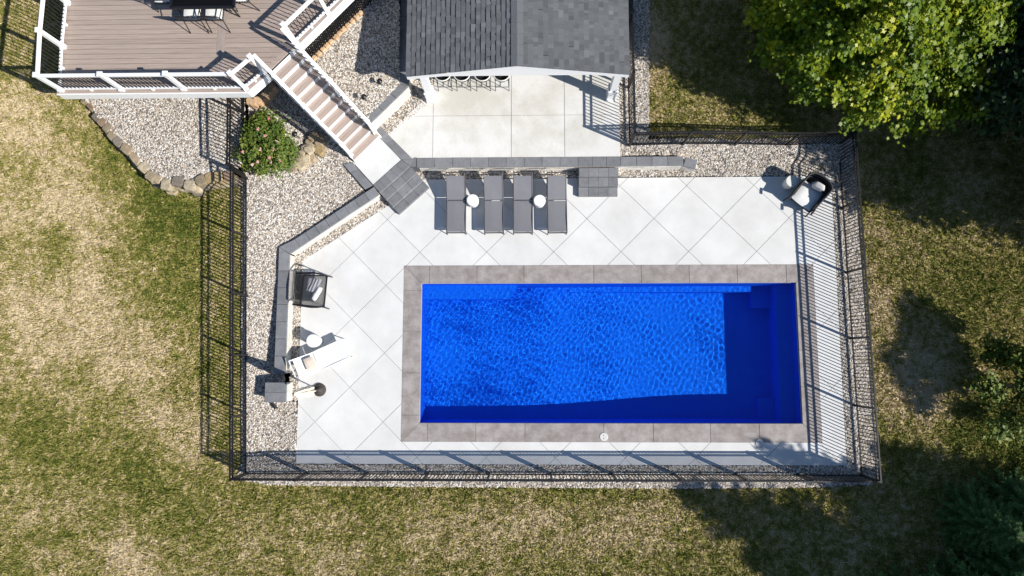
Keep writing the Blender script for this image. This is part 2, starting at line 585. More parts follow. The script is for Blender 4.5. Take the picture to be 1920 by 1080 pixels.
def scatter(o, density, factory, seed, smin, smax, tilt, dens_attr=None, keep=True, squash=None):
    ng = bpy.data.node_groups.new(o.name + '_scatter', 'GeometryNodeTree')
    ng.interface.new_socket('Geometry', in_out='INPUT', socket_type='NodeSocketGeometry')
    ng.interface.new_socket('Geometry', in_out='OUTPUT', socket_type='NodeSocketGeometry')
    N, Lk = ng.nodes, ng.links
    gi, go = N.new('NodeGroupInput'), N.new('NodeGroupOutput')
    d = N.new('GeometryNodeDistributePointsOnFaces')
    d.inputs['Seed'].default_value = seed
    Lk.new(gi.outputs[0], d.inputs['Mesh'])
    if dens_attr:
        na = N.new('GeometryNodeInputNamedAttribute'); na.data_type = 'FLOAT'; na.inputs['Name'].default_value = dens_attr
        mu = N.new('ShaderNodeMath'); mu.operation = 'MULTIPLY'; mu.inputs[1].default_value = density
        Lk.new(na.outputs['Attribute'], mu.inputs[0]); Lk.new(mu.outputs[0], d.inputs['Density'])
    else:
        d.inputs['Density'].default_value = density
    ip = N.new('GeometryNodeInstanceOnPoints')
    Lk.new(d.outputs['Points'], ip.inputs['Points'])
    Lk.new(factory(N, Lk), ip.inputs['Instance'])
    rr = N.new('FunctionNodeRandomValue'); rr.data_type = 'FLOAT_VECTOR'
    rr.inputs['Min'].default_value = (-tilt, -tilt, 0); rr.inputs['Max'].default_value = (tilt, tilt, 6.283)
    Lk.new(rr.outputs[0], ip.inputs['Rotation'])
    rs = N.new('FunctionNodeRandomValue'); rs.data_type = 'FLOAT_VECTOR'
    rs.inputs['Min'].default_value = smin; rs.inputs['Max'].default_value = smax
    Lk.new(rs.outputs[0], ip.inputs['Scale'])
    if keep:
        j = N.new('GeometryNodeJoinGeometry')
        Lk.new(ip.outputs[0], j.inputs[0]); Lk.new(gi.outputs[0], j.inputs[0])
        Lk.new(j.outputs[0], go.inputs[0])
    else:
        Lk.new(ip.outputs[0], go.inputs[0])
    md = o.modifiers.new('scatter', 'NODES')
    md.node_group = ng


def set_mat(N, Lk, geo, m):
    s_ = N.new('GeometryNodeSetMaterial'); s_.inputs['Material'].default_value = m
    Lk.new(geo, s_.inputs['Geometry'])
    return s_.outputs[0]


def blade_factory(N, Lk):
    c = N.new('GeometryNodeMeshCone')
    c.inputs['Vertices'].default_value = 3; c.inputs['Radius Top'].default_value = 0.0
    c.inputs['Radius Bottom'].default_value = .014; c.inputs['Depth'].default_value = .11
    return set_mat(N, Lk, c.outputs['Mesh'], M_blade)


def lawn_mesh(name, verts, faces, m):
    me = bpy.data.meshes.new(name)
    me.from_pydata(verts, [], faces)
    me.materials.append(m)
    a = me.attributes.new('dry', 'FLOAT', 'POINT'); a.data.foreach_set('value', ld)
    a = me.attributes.new('grass', 'FLOAT', 'POINT'); a.data.foreach_set('value', lg)
    me.polygons.foreach_set('use_smooth', [True] * len(faces))
    return me


lawn = tag(obj('lawn', lawn_mesh('lawn', lv, lf, M_lawn)), kind='structure')
grass = obj('grass', lawn_mesh('grass', lv, lf, M_blade))
tag(grass, 'short patchy grass, green and straw coloured, around the fenced pool yard', 'grass', kind='stuff')
scatter(grass, 760, blade_factory, 3, (.5, .5, .4), (1.5, 1.5, 1.6), 1.15, 'grass', keep=False)

# ------------------------------------------------------------------ gravel
M_pebble = ramp_mat('pebble', [(.14, .12, .10), (.37, .32, .265), (.50, .45, .385), (.66, .62, .565), (.50, .41, .31), (.74, .715, .675), (.25, .215, .185), (.55, .50, .44), (.60, .55, .485)], .8)
for _n in M_pebble.node_tree.nodes:
    if _n.type == 'VALTORGB': _n.color_ramp.interpolation = 'CONSTANT'
M_gravel = mat('gravel_base', (.13, .12, .11), (.40, .38, .35), 55, .95, 1.0, detail=3, contrast=(.4, .62))


def pebble_factory(N, Lk):
    c = N.new('GeometryNodeMeshIcoSphere')
    c.inputs['Radius'].default_value = .029; c.inputs['Subdivisions'].default_value = 1
    return set_mat(N, Lk, c.outputs['Mesh'], M_pebble)


def gravel(poly, zf, label, seed, skirt=0.0, density=1150):
    bm = bmesh.new()
    vs = [bm.verts.new((x, y, 0)) for x, y in poly]
    for t in tessellate_polygon([[Vector((x, y, 0)) for x, y in poly]]):
        bm.faces.new([vs[i] for i in t])
    for _ in range(5):
        es = [e for e in bm.edges if e.calc_length() > .5]
        if not es: break
        bmesh.ops.subdivide_edges(bm, edges=es, cuts=1)
        bmesh.ops.triangulate(bm, faces=bm.faces[:])
    for v in bm.verts: v.co.z = zf(v.co.x, v.co.y)
    bm.normal_update()
    if sum(fc.normal.z for fc in bm.faces) < 0: bmesh.ops.reverse_faces(bm, faces=bm.faces[:])
    me = bpy.data.meshes.new('gravel'); bm.to_mesh(me); bm.free()
    me.materials.append(M_gravel)
    o = obj('gravel_bed', me)
    tag(o, label, 'gravel', kind='stuff')
    scatter(o, density, pebble_factory, seed, (.5, .5, .4), (1.55, 1.25, .85), .7)
    return o


BEDA = [(p.x, p.y) for p in EW[::-1]] + [(-12.0, 9.6), (-8.46, 9.6), (-8.44, 5.8)]
gravel(BEDA, lambda x, y: ZA + .06 * smooth(5.5, 8, y), 'pale pebble bed edged with flat stones in front of the deck', 11)
STAIR_D = Vector((.718, -.696))
BEDB = [(-8.44, 9.2), (-8.44, 5.75), (-8.62, 5.6), (-8.62, 2), (-8.62, -1), (-8.6, -3.16), (-6.985, -3.16), (-6.99, -1.3), (-7.3, -1.25), (-7.4, -.2), (-7.48, 3.40), (-4.97, 5.12), (-5.3, 5.9), (-5.2, 6.5), (-6.7, 8.0), (-7.5, 9.2)]
gravel(BEDB, lambda x, y: max(bed_z(x, y), (lawn_z(x, y) + .03) if x < -8.5 else -1) + .02 * mnoise.noise((x, y, 1)), 'tan pebble bed between the left fence and the low wall', 12)
BEDC = [(-4.72, 7.28), (-3.80, 8.30), (-3.78, 12.2), (-5.0, 12.2), (-7.2, 9.9), (-6.28, 8.76), (-4.72, 7.20)]
def bedc_z(x, y):
    d = (x + 6.358) * .7173 - (y - 8.69) * .6967
    return 1.66 - .21 * min(2.6, max(0, d)) + .02 * mnoise.noise((x, y, 5))


gravel(BEDC, bedc_z, 'pebble bed between the deck stairs and the pavilion, half in shadow', 13)
BEDD = [(-7.25, -1.26), (-6.99, -1.26), (-7.01, 3.085), (-4.3, 4.87), (-3.30, 5.68), (2.90, 5.705), (2.90, 6.0), (-3.3, 6.05), (-4.6, 5.1), (-7.25, 3.25)]
gravel(BEDD, lambda x, y: -.014 + (0 if y > -.6 else .02), 'narrow strip of pebbles along the foot of the low wall', 14)
BEDE = [(-8.62, -3.165)] + pxpoly([(440, 898), (500, 909), (700, 912), (1000, 914), (1300, 916), (1500, 914), (1630, 910), (1650, 885)]) + [(9.56, -3.165)]
gravel(BEDE, lambda x, y: max(-.022, lawn_z(x, y) + .02), 'long pebble strip under the front fence', 15)
BEDF = [(9.555, -3.165)] + pxpoly([(1649, 882), (1622, 600), (1604, 300)]) + [(9.575, 5.71)]
gravel(BEDF, lambda x, y: -.018, 'pebble strip under the right fence', 16)
BEDG = [(2.9, 5.712), (9.57, 5.72)] + pxpoly([(1603, 302), (1602, 266), (1560, 260), (1216, 262, .4)]) + [(3.98, 12.2), (2.88, 12.2)]
gravel(BEDG, lambda x, y: corner_z(x, y) if x > 2.95 or y < 6 else .43, 'pebble bed behind the armchair and around the end of the low wall', 17)
BEDH = [(-4.72, 7.1), (-4.45, 6.75), (-3.0, 8.0), (-2.9, 8.6), (-3.0, 9.3), (-3.65, 9.3), (-3.65, 8.15)]
gravel(BEDH, lambda x, y: .485, 'little wedge of pebbles below the high wall beside the patio', 18)

# ------------------------------------------------------------------ pool deck slabs
PX0, PX1, PY0, PY1, CW = -3.265, 8.335, -1.955, 2.376, .527
deck = tag(obj('pool_deck', MB().prism([(-6.95, -3.13), (PX0 - .3, -3.13), (PX0 - .3, 5.3), (-6.97, 3.0)], -.16, -.02).
               prism([(PX0 - .3, -3.13), (PX1 + .3, -3.13), (PX1 + .3, PY0 - .3), (PX0 - .3, PY0 - .3)], -.16, -.02).
               prism([(PX1 + .3, -3.13), (9.52, -3.13), (9.54, 5.68), (PX1 + .3, 5.68)], -.16, -.02).
               prism([(PX0 - .3, PY1 + .3), (PX1 + .3, PY1 + .3), (PX1 + .3, 5.68), (PX0 - .3, 5.6)], -.16, -.02).mesh('pool_deck', M_joint)), kind='structure')
REG = [[(-6.97, -3.15), (PX0 - CW - .004, -3.15), (PX0 - CW - .004, 5.18), (-7.0, 3.07)],
       [(PX0 - CW - .004, -3.15), (PX1 + CW + .004, -3.15), (PX1 + CW + .004, PY0 - CW - .004), (PX0 - CW - .004, PY0 - CW - .004)],
       [(PX1 + CW + .004, -3.15), (9.54, -3.15), (9.56, 5.70), (PX1 + CW + .004, 5.69)],
       [(PX0 - CW - .004, PY1 + CW + .004), (PX1 + CW + .004, PY1 + CW + .004), (PX1 + CW + .004, 5.69), (-3.3, 5.66), (PX0 - CW - .004, 5.18)]]
r2 = math.sqrt(.5)
g_ = .006
for i in range(-9, 6):
    for j in range(-9, 6):
        u0, u1 = 4.45 + 1.478 * i + g_, 4.45 + 1.478 * (i + 1) - g_
        v0, v1 = 2.71 + 1.48 * j + g_, 2.71 + 1.48 * (j + 1) - g_
        cell = [((u + v) * r2, (u - v) * r2) for u, v in ((u0, v0), (u0, v1), (u1, v1), (u1, v0))]
        mb = MB()
        for r in REG:
            p = clip(cell, r)
            if p: mb.prism(p, -.14, 0)
        if mb.f: obj('concrete_slab', mb.mesh('concrete_slab', M_conc), deck)

# coping: mitred stamped slabs round the pool
cop = tag(obj('pool_coping', MB().prism([(PX0 - CW + .01, PY1), (PX1 + CW - .01, PY1), (PX1 + CW - .01, PY1 + CW - .01), (PX0 - CW + .01, PY1 + CW - .01)], -.15, -.012).
              prism([(PX0 - CW + .01, PY0 - CW + .01), (PX1 + CW - .01, PY0 - CW + .01), (PX1 + CW - .01, PY0), (PX0 - CW + .01, PY0)], -.15, -.012).
              prism([(PX0 - CW + .01, PY0), (PX0, PY0), (PX0, PY1), (PX0 - CW + .01, PY1)], -.15, -.012).
              prism([(PX1, PY0), (PX1 + CW - .01, PY0), (PX1 + CW - .01, PY1), (PX1, PY1)], -.15, -.012).mesh('pool_coping', M_joint)), kind='structure')


def coping_piece(poly):
    obj('coping_stone', MB().prism(poly, -.08, .006, ch=.005).mesh('coping_stone', M_coping), cop)


ov = .03
tops = [at(x, 510).x for x in (805, 894, 982, 1113, 1202, 1292, 1382, 1474)]
bots = [at(x, 812).x for x in (801, 892, 984, 1132, 1225, 1332, 1424)]
lefts = [at(770, y).y for y in (544, 620.5, 699, 778)]
for (xs, yin, yout) in ((tops, PY1 - ov, PY1 + CW), (bots, PY0 + ov, PY0 - CW)):
    xs = [None] + xs + [None]
    for k in range(len(xs) - 1):
        a, b = xs[k], xs[k + 1]
        q = [((a + .005) if a is not None else PX0 - CW + .005, yout), ((b - .005) if b is not None else PX1 + CW - .005, yout),
             ((b - .005) if b is not None else PX1 - ov - .005, yin), ((a + .005) if a is not None else PX0 + ov + .005, yin)]
        coping_piece(q)
for (ys, xin, xout) in ((lefts, PX0 + ov, PX0 - CW), ([PY1 - 1.05, PY1 - 2.1, PY1 - 3.2], PX1 - ov, PX1 + CW)):
    ys = [None] + ys + [None]
    for k in range(len(ys) - 1):
        a, b = ys[k], ys[k + 1]
        q = [(xout, (a - .005) if a is not None else PY1 + CW - .005), (xout, (b + .005) if b is not None else PY0 - CW + .005),
             (xin, (b + .005) if b is not None else PY0 + ov + .005), (xin, (a - .005) if a is not None else PY1 - ov - .005)]
        coping_piece(q)

# pool shell: shallow end left, deep end right, bench on the far side and seats at the deep end
shell = MB()


def quadgrid(a, b, c, d):
    shell.add([a, b, c, d], [(0, 1, 2, 3)])


zS, zDp = -.92, -1.55
xs_ = [PX0, PX0 + .12, 0.6, 5.2, PX1]
fl = lambda x: zS - .04 * smooth(PX0, .5, x) + (zDp - zS + .04) * smooth(-.6, 6.0, x)
tpr = .10
cuts = [PX0 + tpr, -.6] + [-.6 + 6.6 * k / 16 for k in range(1, 17)] + [PX1 - tpr]
for a, b in zip(cuts[:-1], cuts[1:]):
    quadgrid((a, PY0 + tpr, fl(a)), (b, PY0 + tpr, fl(b)), (b, PY1 - tpr, fl(b)), (a, PY1 - tpr, fl(a)))
    quadgrid((b, PY0 + tpr, fl(b)), (a, PY0 + tpr, fl(a)), (a if a > PX0 + .2 else PX0, PY0, -.01), (b if b < PX1 - .2 else PX1, PY0, -.01))
    quadgrid((a, PY1 - tpr, fl(a)), (b, PY1 - tpr, fl(b)), (b if b < PX1 - .2 else PX1, PY1, -.01), (a if a > PX0 + .2 else PX0, PY1, -.01))
quadgrid((PX0 + tpr, PY1 - tpr, zS), (PX0, PY1, -.01), (PX0, PY0, -.01), (PX0 + tpr, PY0 + tpr, zS))
quadgrid((PX1, PY1, -.01), (PX1 - tpr, PY1 - tpr, zDp), (PX1 - tpr, PY0 + tpr, zDp), (PX1, PY0, -.01))
shell.prism([(PX0 + .02, PY1 - .50), (PX0 + 2.75, PY1 - .50), (PX0 + 3.05, PY1 - .02), (PX0 + .02, PY1 - .02)], zS - .05, -.46)
shell.prism([(PX0 + 3.05, PY1 - .24), (PX1 - 1.1, PY1 - .24), (PX1 - 1.1, PY1 - .02), (PX0 + 3.05, PY1 - .02)], zDp - .05, -.98)
shell.prism([(PX1 - .50, PY0 + .02), (PX1 - .02, PY0 + .02), (PX1 - .02, PY1 - .02), (PX1 - .50, PY1 - .02)], zDp - .05, -.58)
shell.prism([(PX1 - 1.0, PY0 + .02), (PX1 - .50, PY0 + .02), (PX1 - .50, PY0 + .75), (PX1 - 1.0, PY0 + .75)], zDp - .05, -1.2)
shell.prism([(PX1 - 1.1, PY1 - .75), (PX1 - .50, PY1 - .75), (PX1 - .50, PY1 - .02), (PX1 - 1.1, PY1 - .02)], zDp - .05, -1.2)
pool = tag(obj('pool_shell', shell.mesh('pool_shell', M_pool)), kind='structure')
pool.cycles.is_caustics_receiver = True
rim = MB()
for poly in ([(PX0, PY1 - .035), (PX1, PY1 - .035), (PX1, PY1), (PX0, PY1)], [(PX0, PY0), (PX1, PY0), (PX1, PY0 + .035), (PX0, PY0 + .035)],
             [(PX0, PY0 + .035), (PX0 + .035, PY0 + .035), (PX0 + .035, PY1 - .035), (PX0, PY1 - .035)], [(PX1 - .035, PY0 + .035), (PX1, PY0 + .035), (PX1, PY1 - .035), (PX1 - .035, PY1 - .035)]):
    rim.prism(poly, -.10, -.082)
obj('pool_rim', rim.mesh('pool_rim', M_poolrim), pool)

# water: a rippled refracting surface
nx, ny = 620, 232
WX = np.linspace(PX0 + .001, PX1 - .001, nx); WY = np.linspace(PY0 + .001, PY1 - .001, ny)
GX, GY = np.meshgrid(WX, WY, indexing='ij')
Z = np.zeros_like(GX)
amp = .000165 * (1.05 - .5 / (1 + np.exp(-(GX - 2.2) * .8)))
pn = np.zeros_like(GX)
for i in range(7):
    th = rng.uniform(0, 6.28); pn += np.sin((GX * np.cos(th) + GY * np.sin(th)) * rng.uniform(1.2, 3.4) + rng.uniform(0, 6.3))
amp = amp * np.clip(1 + .10 * pn, .55, 1.35)
amp = amp * (1 - .75 * np.exp(-((GX - PX0 - 1.0) / 1.6) ** 2 - ((GY - PY1 + .1) / .7) ** 2)) * (1 - .5 * np.exp(-((GX - PX0 - 1.6) / .9) ** 2 - ((GY - PY0 - 1.6) / .5) ** 2))
for i in range(60):
    lam = rng.uniform(.07, .30); th = rng.uniform(0, 2 * np.pi); k = 2 * np.pi / lam
    wx = GX + .12 * np.sin(GY * 2.1 + i) + .08 * np.sin(GX * 1.3 + 2 * i); wy = GY + .12 * np.sin(GX * 1.7 + i * 1.3)
    Z += amp * (lam / .2) * (1.0 if lam > .15 else (1.25 - .75 / (1 + np.exp(-(GX - 3.4) * 1.0)))) * np.sin(k * (wx * np.cos(th) + wy * np.sin(th)) + rng.uniform(0, 6.3))
for (cx, cy, a_) in ((PX0 + .3, PY0 + .4, .0007), (PX0 + .2, PY1 - 1.6, .0007), (1.2, PY0 - .4, .0005)):
    rr_ = np.hypot(GX - cx, GY - cy)
    Z += a_ * np.exp(-rr_ / 1.7) * np.sin(2 * np.pi * rr_ / .2)
me = bpy.data.meshes.new('water')
vv = np.stack([GX, GY, Z - .09], -1).reshape(-1, 3)
ii = np.arange((nx - 1) * (ny - 1)); a_i = (ii // (ny - 1)) * ny + ii % (ny - 1)
ff = np.stack([a_i, a_i + ny, a_i + ny + 1, a_i + 1], -1)
me.vertices.add(len(vv)); me.vertices.foreach_set('co', vv.ravel())
me.loops.add(ff.size); me.loops.foreach_set('vertex_index', ff.ravel())
me.polygons.add(len(ff)); me.polygons.foreach_set('loop_start', np.arange(len(ff)) * 4); me.polygons.foreach_set('loop_total', np.full(len(ff), 4))
me.polygons.foreach_set('use_smooth', np.ones(len(ff), bool))
me.update(); me.validate()
mw = bpy.data.materials.new('water'); mw.use_nodes = True
nt = mw.node_tree; nt.nodes.clear()
gl = nt.nodes.new('ShaderNodeBsdfGlass'); gl.inputs['IOR'].default_value = 1.33; gl.inputs['Roughness'].default_value = 0
gl.inputs['Color'].default_value = (.92, .98, 1, 1)
no = nt.nodes.new('ShaderNodeOutputMaterial'); nt.links.new(gl.outputs[0], no.inputs[0])
me.materials.append(mw)
water = tag(obj('water', me), kind='structure')
water.cycles.is_caustics_caster = True

# ------------------------------------------------------------------ patio slabs
ZU = .50
PAT = [(-4.30, 6.95), (-3.42, 6.05), (2.93, 6.05), (2.93, 13.0), (-2.88, 13.0), (-2.88, 8.35)]
patio = tag(obj('patio', MB().prism([(-4.25, 6.92), (-3.45, 6.1), (2.91, 6.1), (2.91, 13), (-2.9, 13), (-2.9, 8.3)], .02, ZU - .02).mesh('patio', M_joint)), kind='structure')
jx = [-5] + [at(x, 230, ZU).x for x in (812, 958.7, 1058.5)] + [4]
jy = [5.5] + [at(960, 216.3, ZU).y] + [9.6, 11.5, 14]
PCONV = [[(-4.30, 6.95), (-3.42, 6.05), (2.93, 6.05), (2.93, 8.38), (-2.86, 8.38)], [(-2.86, 8.38), (2.93, 8.38), (2.93, 13.0), (-2.86, 13.0)]]
for i in range(4):
    for j in range(4):
        mb = MB()
        for pc in PCONV:
            p = clip([(jx[i] + .007, jy[j] + .007), (jx[i + 1] - .007, jy[j] + .007), (jx[i + 1] - .007, jy[j + 1] - .007), (jx[i] + .007, jy[j + 1] - .007)], pc)
            if p: mb.prism(p, ZU - .1, ZU)
        if mb.f: obj('patio_slab', mb.mesh('patio_slab', M_patio), patio)


# ------------------------------------------------------------------ low walls with caps
def wall_run(root, a, b, thick, z0, z1, capn, side=1, cap_over=.02, start_cap=None, end_cap=None, blocks=True):
    """a>b is the visible outer (pool-side) foot line of the cap; wall lies on its left hand side*thick"""
    a, b = Vector(a), Vector(b)
    d = (b - a); L = d.length; d.normalize()
    n = Vector((-d.y, d.x)) * side
    rz = math.atan2(d.y, d.x)
    caph = .065
    # caps
    pos = 0.0
    cl = L / capn
    for k in range(capn):
        s0, s1 = k * cl + .004, (k + 1) * cl - .004
        q = [a + d * s0, a + d * s1, a + d * s1 + n * thick, a + d * s0 + n * thick]
        if k == 0 and start_cap: q[3] = Vector(start_cap)
        if k == capn - 1 and end_cap: q[2] = Vector(end_cap)
        wpart('cap_stone', MB().prism([tuple(p) for p in q], z1 - caph, z1 + random.uniform(-.003, .003), ch=.006), M_cap, root)
    if not blocks: return
    h = (z1 - caph - z0)
    nc = max(1, round(h / .15)); ch = h / nc
    for c in range(nc):
        s = -random.uniform(0, .3)
        while s < L:
            w = random.uniform(.3, .5)
            s0, s1 = max(0, s) + .003, min(L, s + w) - .003
            if s1 - s0 > .04:
                o_ = cap_over + random.uniform(0, .012)
                q = [a + d * s0 + n * o_, a + d * s1 + n * o_, a + d * s1 + n * (thick - .02), a + d * s0 + n * (thick - .02)]
                wpart('wall_block', MB().prism([tuple(p) for p in q], z0 + c * ch + .003, z0 + (c + 1) * ch - .003, ch=.008), M_wall, root)
            s += w
    # dark core behind the joints
    q = [a + n * (cap_over + .03), b + n * (cap_over + .03), b + n * (thick - .035), a + n * (thick - .035)]
    wpart('wall_core', MB().prism([tuple(p) for p in q], z0, z1 - caph - .004), M_wall, root)


ZW = .525
w1 = thing('retaining_wall', 'low straight wall with dark slate caps behind the grey loungers', 'wall', (-3.4, 5.9, 0))
wall_run(w1, (-3.36, 5.90), (1.62, 5.90), .30, -.05, ZW, 9)
wall_run(w1, (1.62, 5.90), (2.93, 5.90), .30, -.05, ZW, 3)
wall_run(w1, (2.93, 5.905), (4.85, 5.905), .29, -.05, ZW, 4)
wall_run(w1, (4.855, 5.905), (5.22, 5.80), .28, -.05, ZW - .03, 1)
w2 = thing('retaining_wall', 'low angled wall with grey caps beside the black metal chair', 'wall', (-7.4, 3.3, 0))
wall_run(w2, (-7.205, 3.205), (-4.50, 5.05), .30, -.05, ZW, 9, start_cap=(-7.55, 3.421))
wall_run(w2, (-7.215, -.42), (-7.21, 3.20), .335, -.05, ZW, 7, end_cap=(-7.55, 3.415))
w3 = thing('retaining_wall', 'high stone wall with pale caps holding the pebble bed by the pavilion', 'wall', (-4.2, 7.7, ZU))
wall_run(w3, (-4.665, 7.05), (-3.52, 8.22), .31, ZU - .02, 1.22, 3, end_cap=(-3.82, 8.29))
wall_run(w3, (-3.52, 8.23), (-3.52, 12.2), .30, ZU - .02, 1.22, 9, start_cap=(-3.82, 8.30))

wpart('wall_core', MB().hexa([(-6.34, 8.66, .4), (-4.70, 7.05, .4), (-4.63, 7.12, .4), (-6.27, 8.73, .4), (-6.34, 8.66, 1.6), (-4.70, 7.05, 1.12), (-4.63, 7.12, 1.12), (-6.27, 8.73, 1.6)]), M_wall, w3)

# landing at the foot of the stairs and its slate border
landing = tag(obj('stair_landing', MB().prism([(-5.36, 6.09), (-4.70, 5.36), (-3.85, 6.14), (-4.52, 6.88)], .2, ZU + .004, ch=.008).mesh('landing', M_conc)), kind='structure')


def strip(root, a, b, a2, b2, n, z0, z1):
    a, b, a2, b2 = [Vector(p) for p in (a, b, a2, b2)]
    for k in range(n):
        t0, t1 = (k + .006) / n, (k + 1 - .006) / n
        q = [a.lerp(b, t0), a.lerp(b, t1), a2.lerp(b2, t1), a2.lerp(b2, t0)]
        wpart('paver', MB().prism([tuple(p) for p in q], z0, z1 + random.uniform(-.003, .003), ch=.006), M_cap, root)


st = thing('garden_steps', 'angled slate paver steps leading down from the stair landing', 'steps', (-4.3, 5.6, 0))
strip(st, (-5.66, 6.02), (-4.965, 5.225), (-5.375, 6.08), (-4.715, 5.345), 3, .2, ZU + .02)           # left border
strip(st, (-4.665, 7.04), (-3.45, 6.08), (-4.50, 6.88), (-3.83, 6.14), 1, .2, ZU - .01) if False else None
strip(st, (-4.69, 7.02), (-3.84, 6.15), (-4.535, 7.23), (-3.46, 6.14), 5, .2, ZU + .02)                # right border
e0, e1 = Vector((-4.965, 5.215)), Vector((-3.46, 6.12))
strip(st, (-4.70, 5.345), (-3.845, 6.135), (-4.49, 5.10), (-3.57, 5.95), 5, .2, ZW)                     # front border
l_ = [at(710, 361.6, .52), at(725, 373, .39), at(738.2, 387, .26), at(747.9, 399.4, .13)]
r_ = [at(769, 308.8, .52), at(781.3, 322.9, .39), at(793.6, 334.3, .26), at(805, 349.3, .13)]
dl = (Vector((r_[1].x - l_[1].x, r_[1].y - l_[1].y))).normalized()
dn = Vector((dl.y, -dl.x))
base0 = Vector((-4.49, 5.095)); base1 = base0 + dl * 1.27
for k in range(3):
    s0, s1 = .262 * k + .003, .262 * (k + 1) - .003
    strip(st, base0 + dn * s0, base1 + dn * s0, base0 + dn * s1, base1 + dn * s1, 3, -.03, .39 - .13 * k)
st2 = thing('garden_steps', 'square slate paver steps from the patio down beside the grey loungers', 'steps', (2.2, 5.5, 0))
for k in range(3):
    strip(st2, (1.66, 5.885 - .275 * k), (2.88, 5.885 - .275 * k), (1.66, 5.885 - .275 * (k + 1) + .004), (2.88, 5.885 - .275 * (k + 1) + .004), 4, -.03, .395 - .13 * k)

wpart('cap_stone', MB().prism([(-3.66, 5.99), (-3.58, 5.94), (-3.30, 5.91), (-3.30, 6.19), (-3.42, 6.23), (-3.58, 6.14)], .0, ZW - .02), M_cap, w1)

wpart('cap_stone', MB().prism([(-3.832, 6.139), (-3.575, 5.962), (-3.47, 6.132)], .0, ZW - .003), M_cap, w1)

# pillar at the end of the wall
pil = thing('stone_pillar', 'square stone pillar with four grey cap slabs at the end of the angled wall', 'pillar', (-7.44, -.98, .0))
for c in range(4):
    for k in range(4):
        cx, cy = (-7.43 + (.14 if k % 2 else -.14), -.98 + (.14 if k // 2 else -.14))
        wpart('wall_block', MB().box((cx, cy, -.04 + .147 * c + .073), (.277 + random.uniform(-.01, .004), .277, .142)), M_wall, pil)
for k in range(4):
    cx, cy = (-7.445 + (.162 if k % 2 else -.162), -.98 + (.147 if k // 2 else -.147))
    wpart('cap_stone', MB().prism([(cx - .16, cy - .145), (cx + .16, cy - .145), (cx + .16, cy + .145), (cx - .16, cy + .145)], .55, .615, ch=.006), M_cap, pil)

# ------------------------------------------------------------------ fences
FH = 1.15


def fence(label, p0, p1, zf, nseg, steps=False, skip_first_post=False, skip_last_post=False):
    p0, p1 = Vector(p0), Vector(p1)
    d = p1 - p0; L = d.length; d.normalize()
    rz = math.atan2(d.y, d.x)
    root = thing('pool_fence', label, 'fence', (p0.x, p0.y, zf(*p0)), group='black metal fence runs round the pool yard')
    post = MB().box((0, 0, FH / 2), (.062, .062, FH + .02)).box((0, 0, FH + .018), (.072, .072, .016)).mesh('post', M_fence)
    pick = MB().box((0, 0, 0), (.021, .021, FH - .09)).mesh('picket', M_fence)
    seg = L / nseg
    for k in range(nseg + 1):
        if (k == 0 and skip_first_post) or (k == nseg and skip_last_post): continue
        q = p0 + d * (seg * k)
        zz = zf(*q)
        wplace('post', post, root, (q.x, q.y, zz - .03), rz=rz)
    for k in range(nseg):
        a, b = p0 + d * (seg * k + .03), p0 + d * (seg * (k + 1) - .03)
        za, zb = zf(*a), zf(*b)
        if steps: za = zb = zf(*((a + b) / 2))
        for h, w_ in ((FH - .02, .042), (FH - .185, .038), (.10, .038)):
            wpart('rail', MB().bar((a.x, a.y, za + h), (b.x, b.y, zb + h), .036, w_), M_fence, root)
        n = round((b - a).length / .104)
        for j in range(1, n):
            t = j / n
            q = a.lerp(b, t); zq = za + (zb - za) * t
            wplace('picket', pick, root, (q.x, q.y, zq + .06 + (FH - .09) / 2), rz=rz)
    return root


zero = lambda x, y: -.01
fence('black metal fence run along the front of the pool below the deck slabs', (-8.457, -3.428), (9.926, -3.411), zero, 10)
fence('black metal fence run along the right side past the deep end', (9.926, -3.411), (9.811, 6.69), zero, 5, skip_first_post=True)
fence('black metal fence run behind the dark wicker armchair', (3.22, 6.568), (9.811, 6.69), lambda x, y: .43 - .40 * smooth(5.0, 8.8, x), 4, skip_last_post=True)
fence('black metal fence run beside the pavilion patio', (3.22, 6.568), (3.22, 12.2), lambda x, y: .43, 3, skip_first_post=True)
fence('black metal fence run down the left lawn beside the pebble bed', (-8.457, -3.428), (-8.457, 5.46), lambda x, y: fence_z(y), 5, skip_first_post=True)
fence('raised black metal fence run between the rose bush and the pebble bed', (-8.457, 5.52), (-8.457, 9.2), lambda x, y: interp(y, [5.5, 9], [1.13, 1.40]), 2)

# ------------------------------------------------------------------ raised deck
ZD = 2.85
YF = 7.366
XL0 = at(112, 172, ZD).x
XL1 = XL0 - .02
DTOP = 11.6
F1 = Vector((-7.69, YF)); F2 = Vector((-7.135, 7.89)); F3 = Vector((-6.358, 8.69))
ed = Vector((.695, .719)).normalized()
F4 = F3 + ed * 4.2
DPOLY = [(XL0 - .06, YF), (F1.x, F1.y), (F4.x, F4.y), (XL1 - .06, DTOP)]
DPOLY = clip(DPOLY, [(-20, 0), (20, 0), (20, DTOP), (-20, DTOP)])
dk = thing('raised_deck', 'raised composite deck with white railing and black balusters', 'deck', (-11, 9.5, lawn_z(-11, 9.5)))
bw = .1444
xdiv0, xdiv1 = at(406, 80, ZD).x, at(421.5, 80, ZD).x
inner_r = [(xdiv1 + .004, YF + bw + .004), (F1.x - .05, YF + bw + .004), (F4.x - .19, F4.y + .05), (F4.x - .19, DTOP), (xdiv1 + .004, DTOP)]
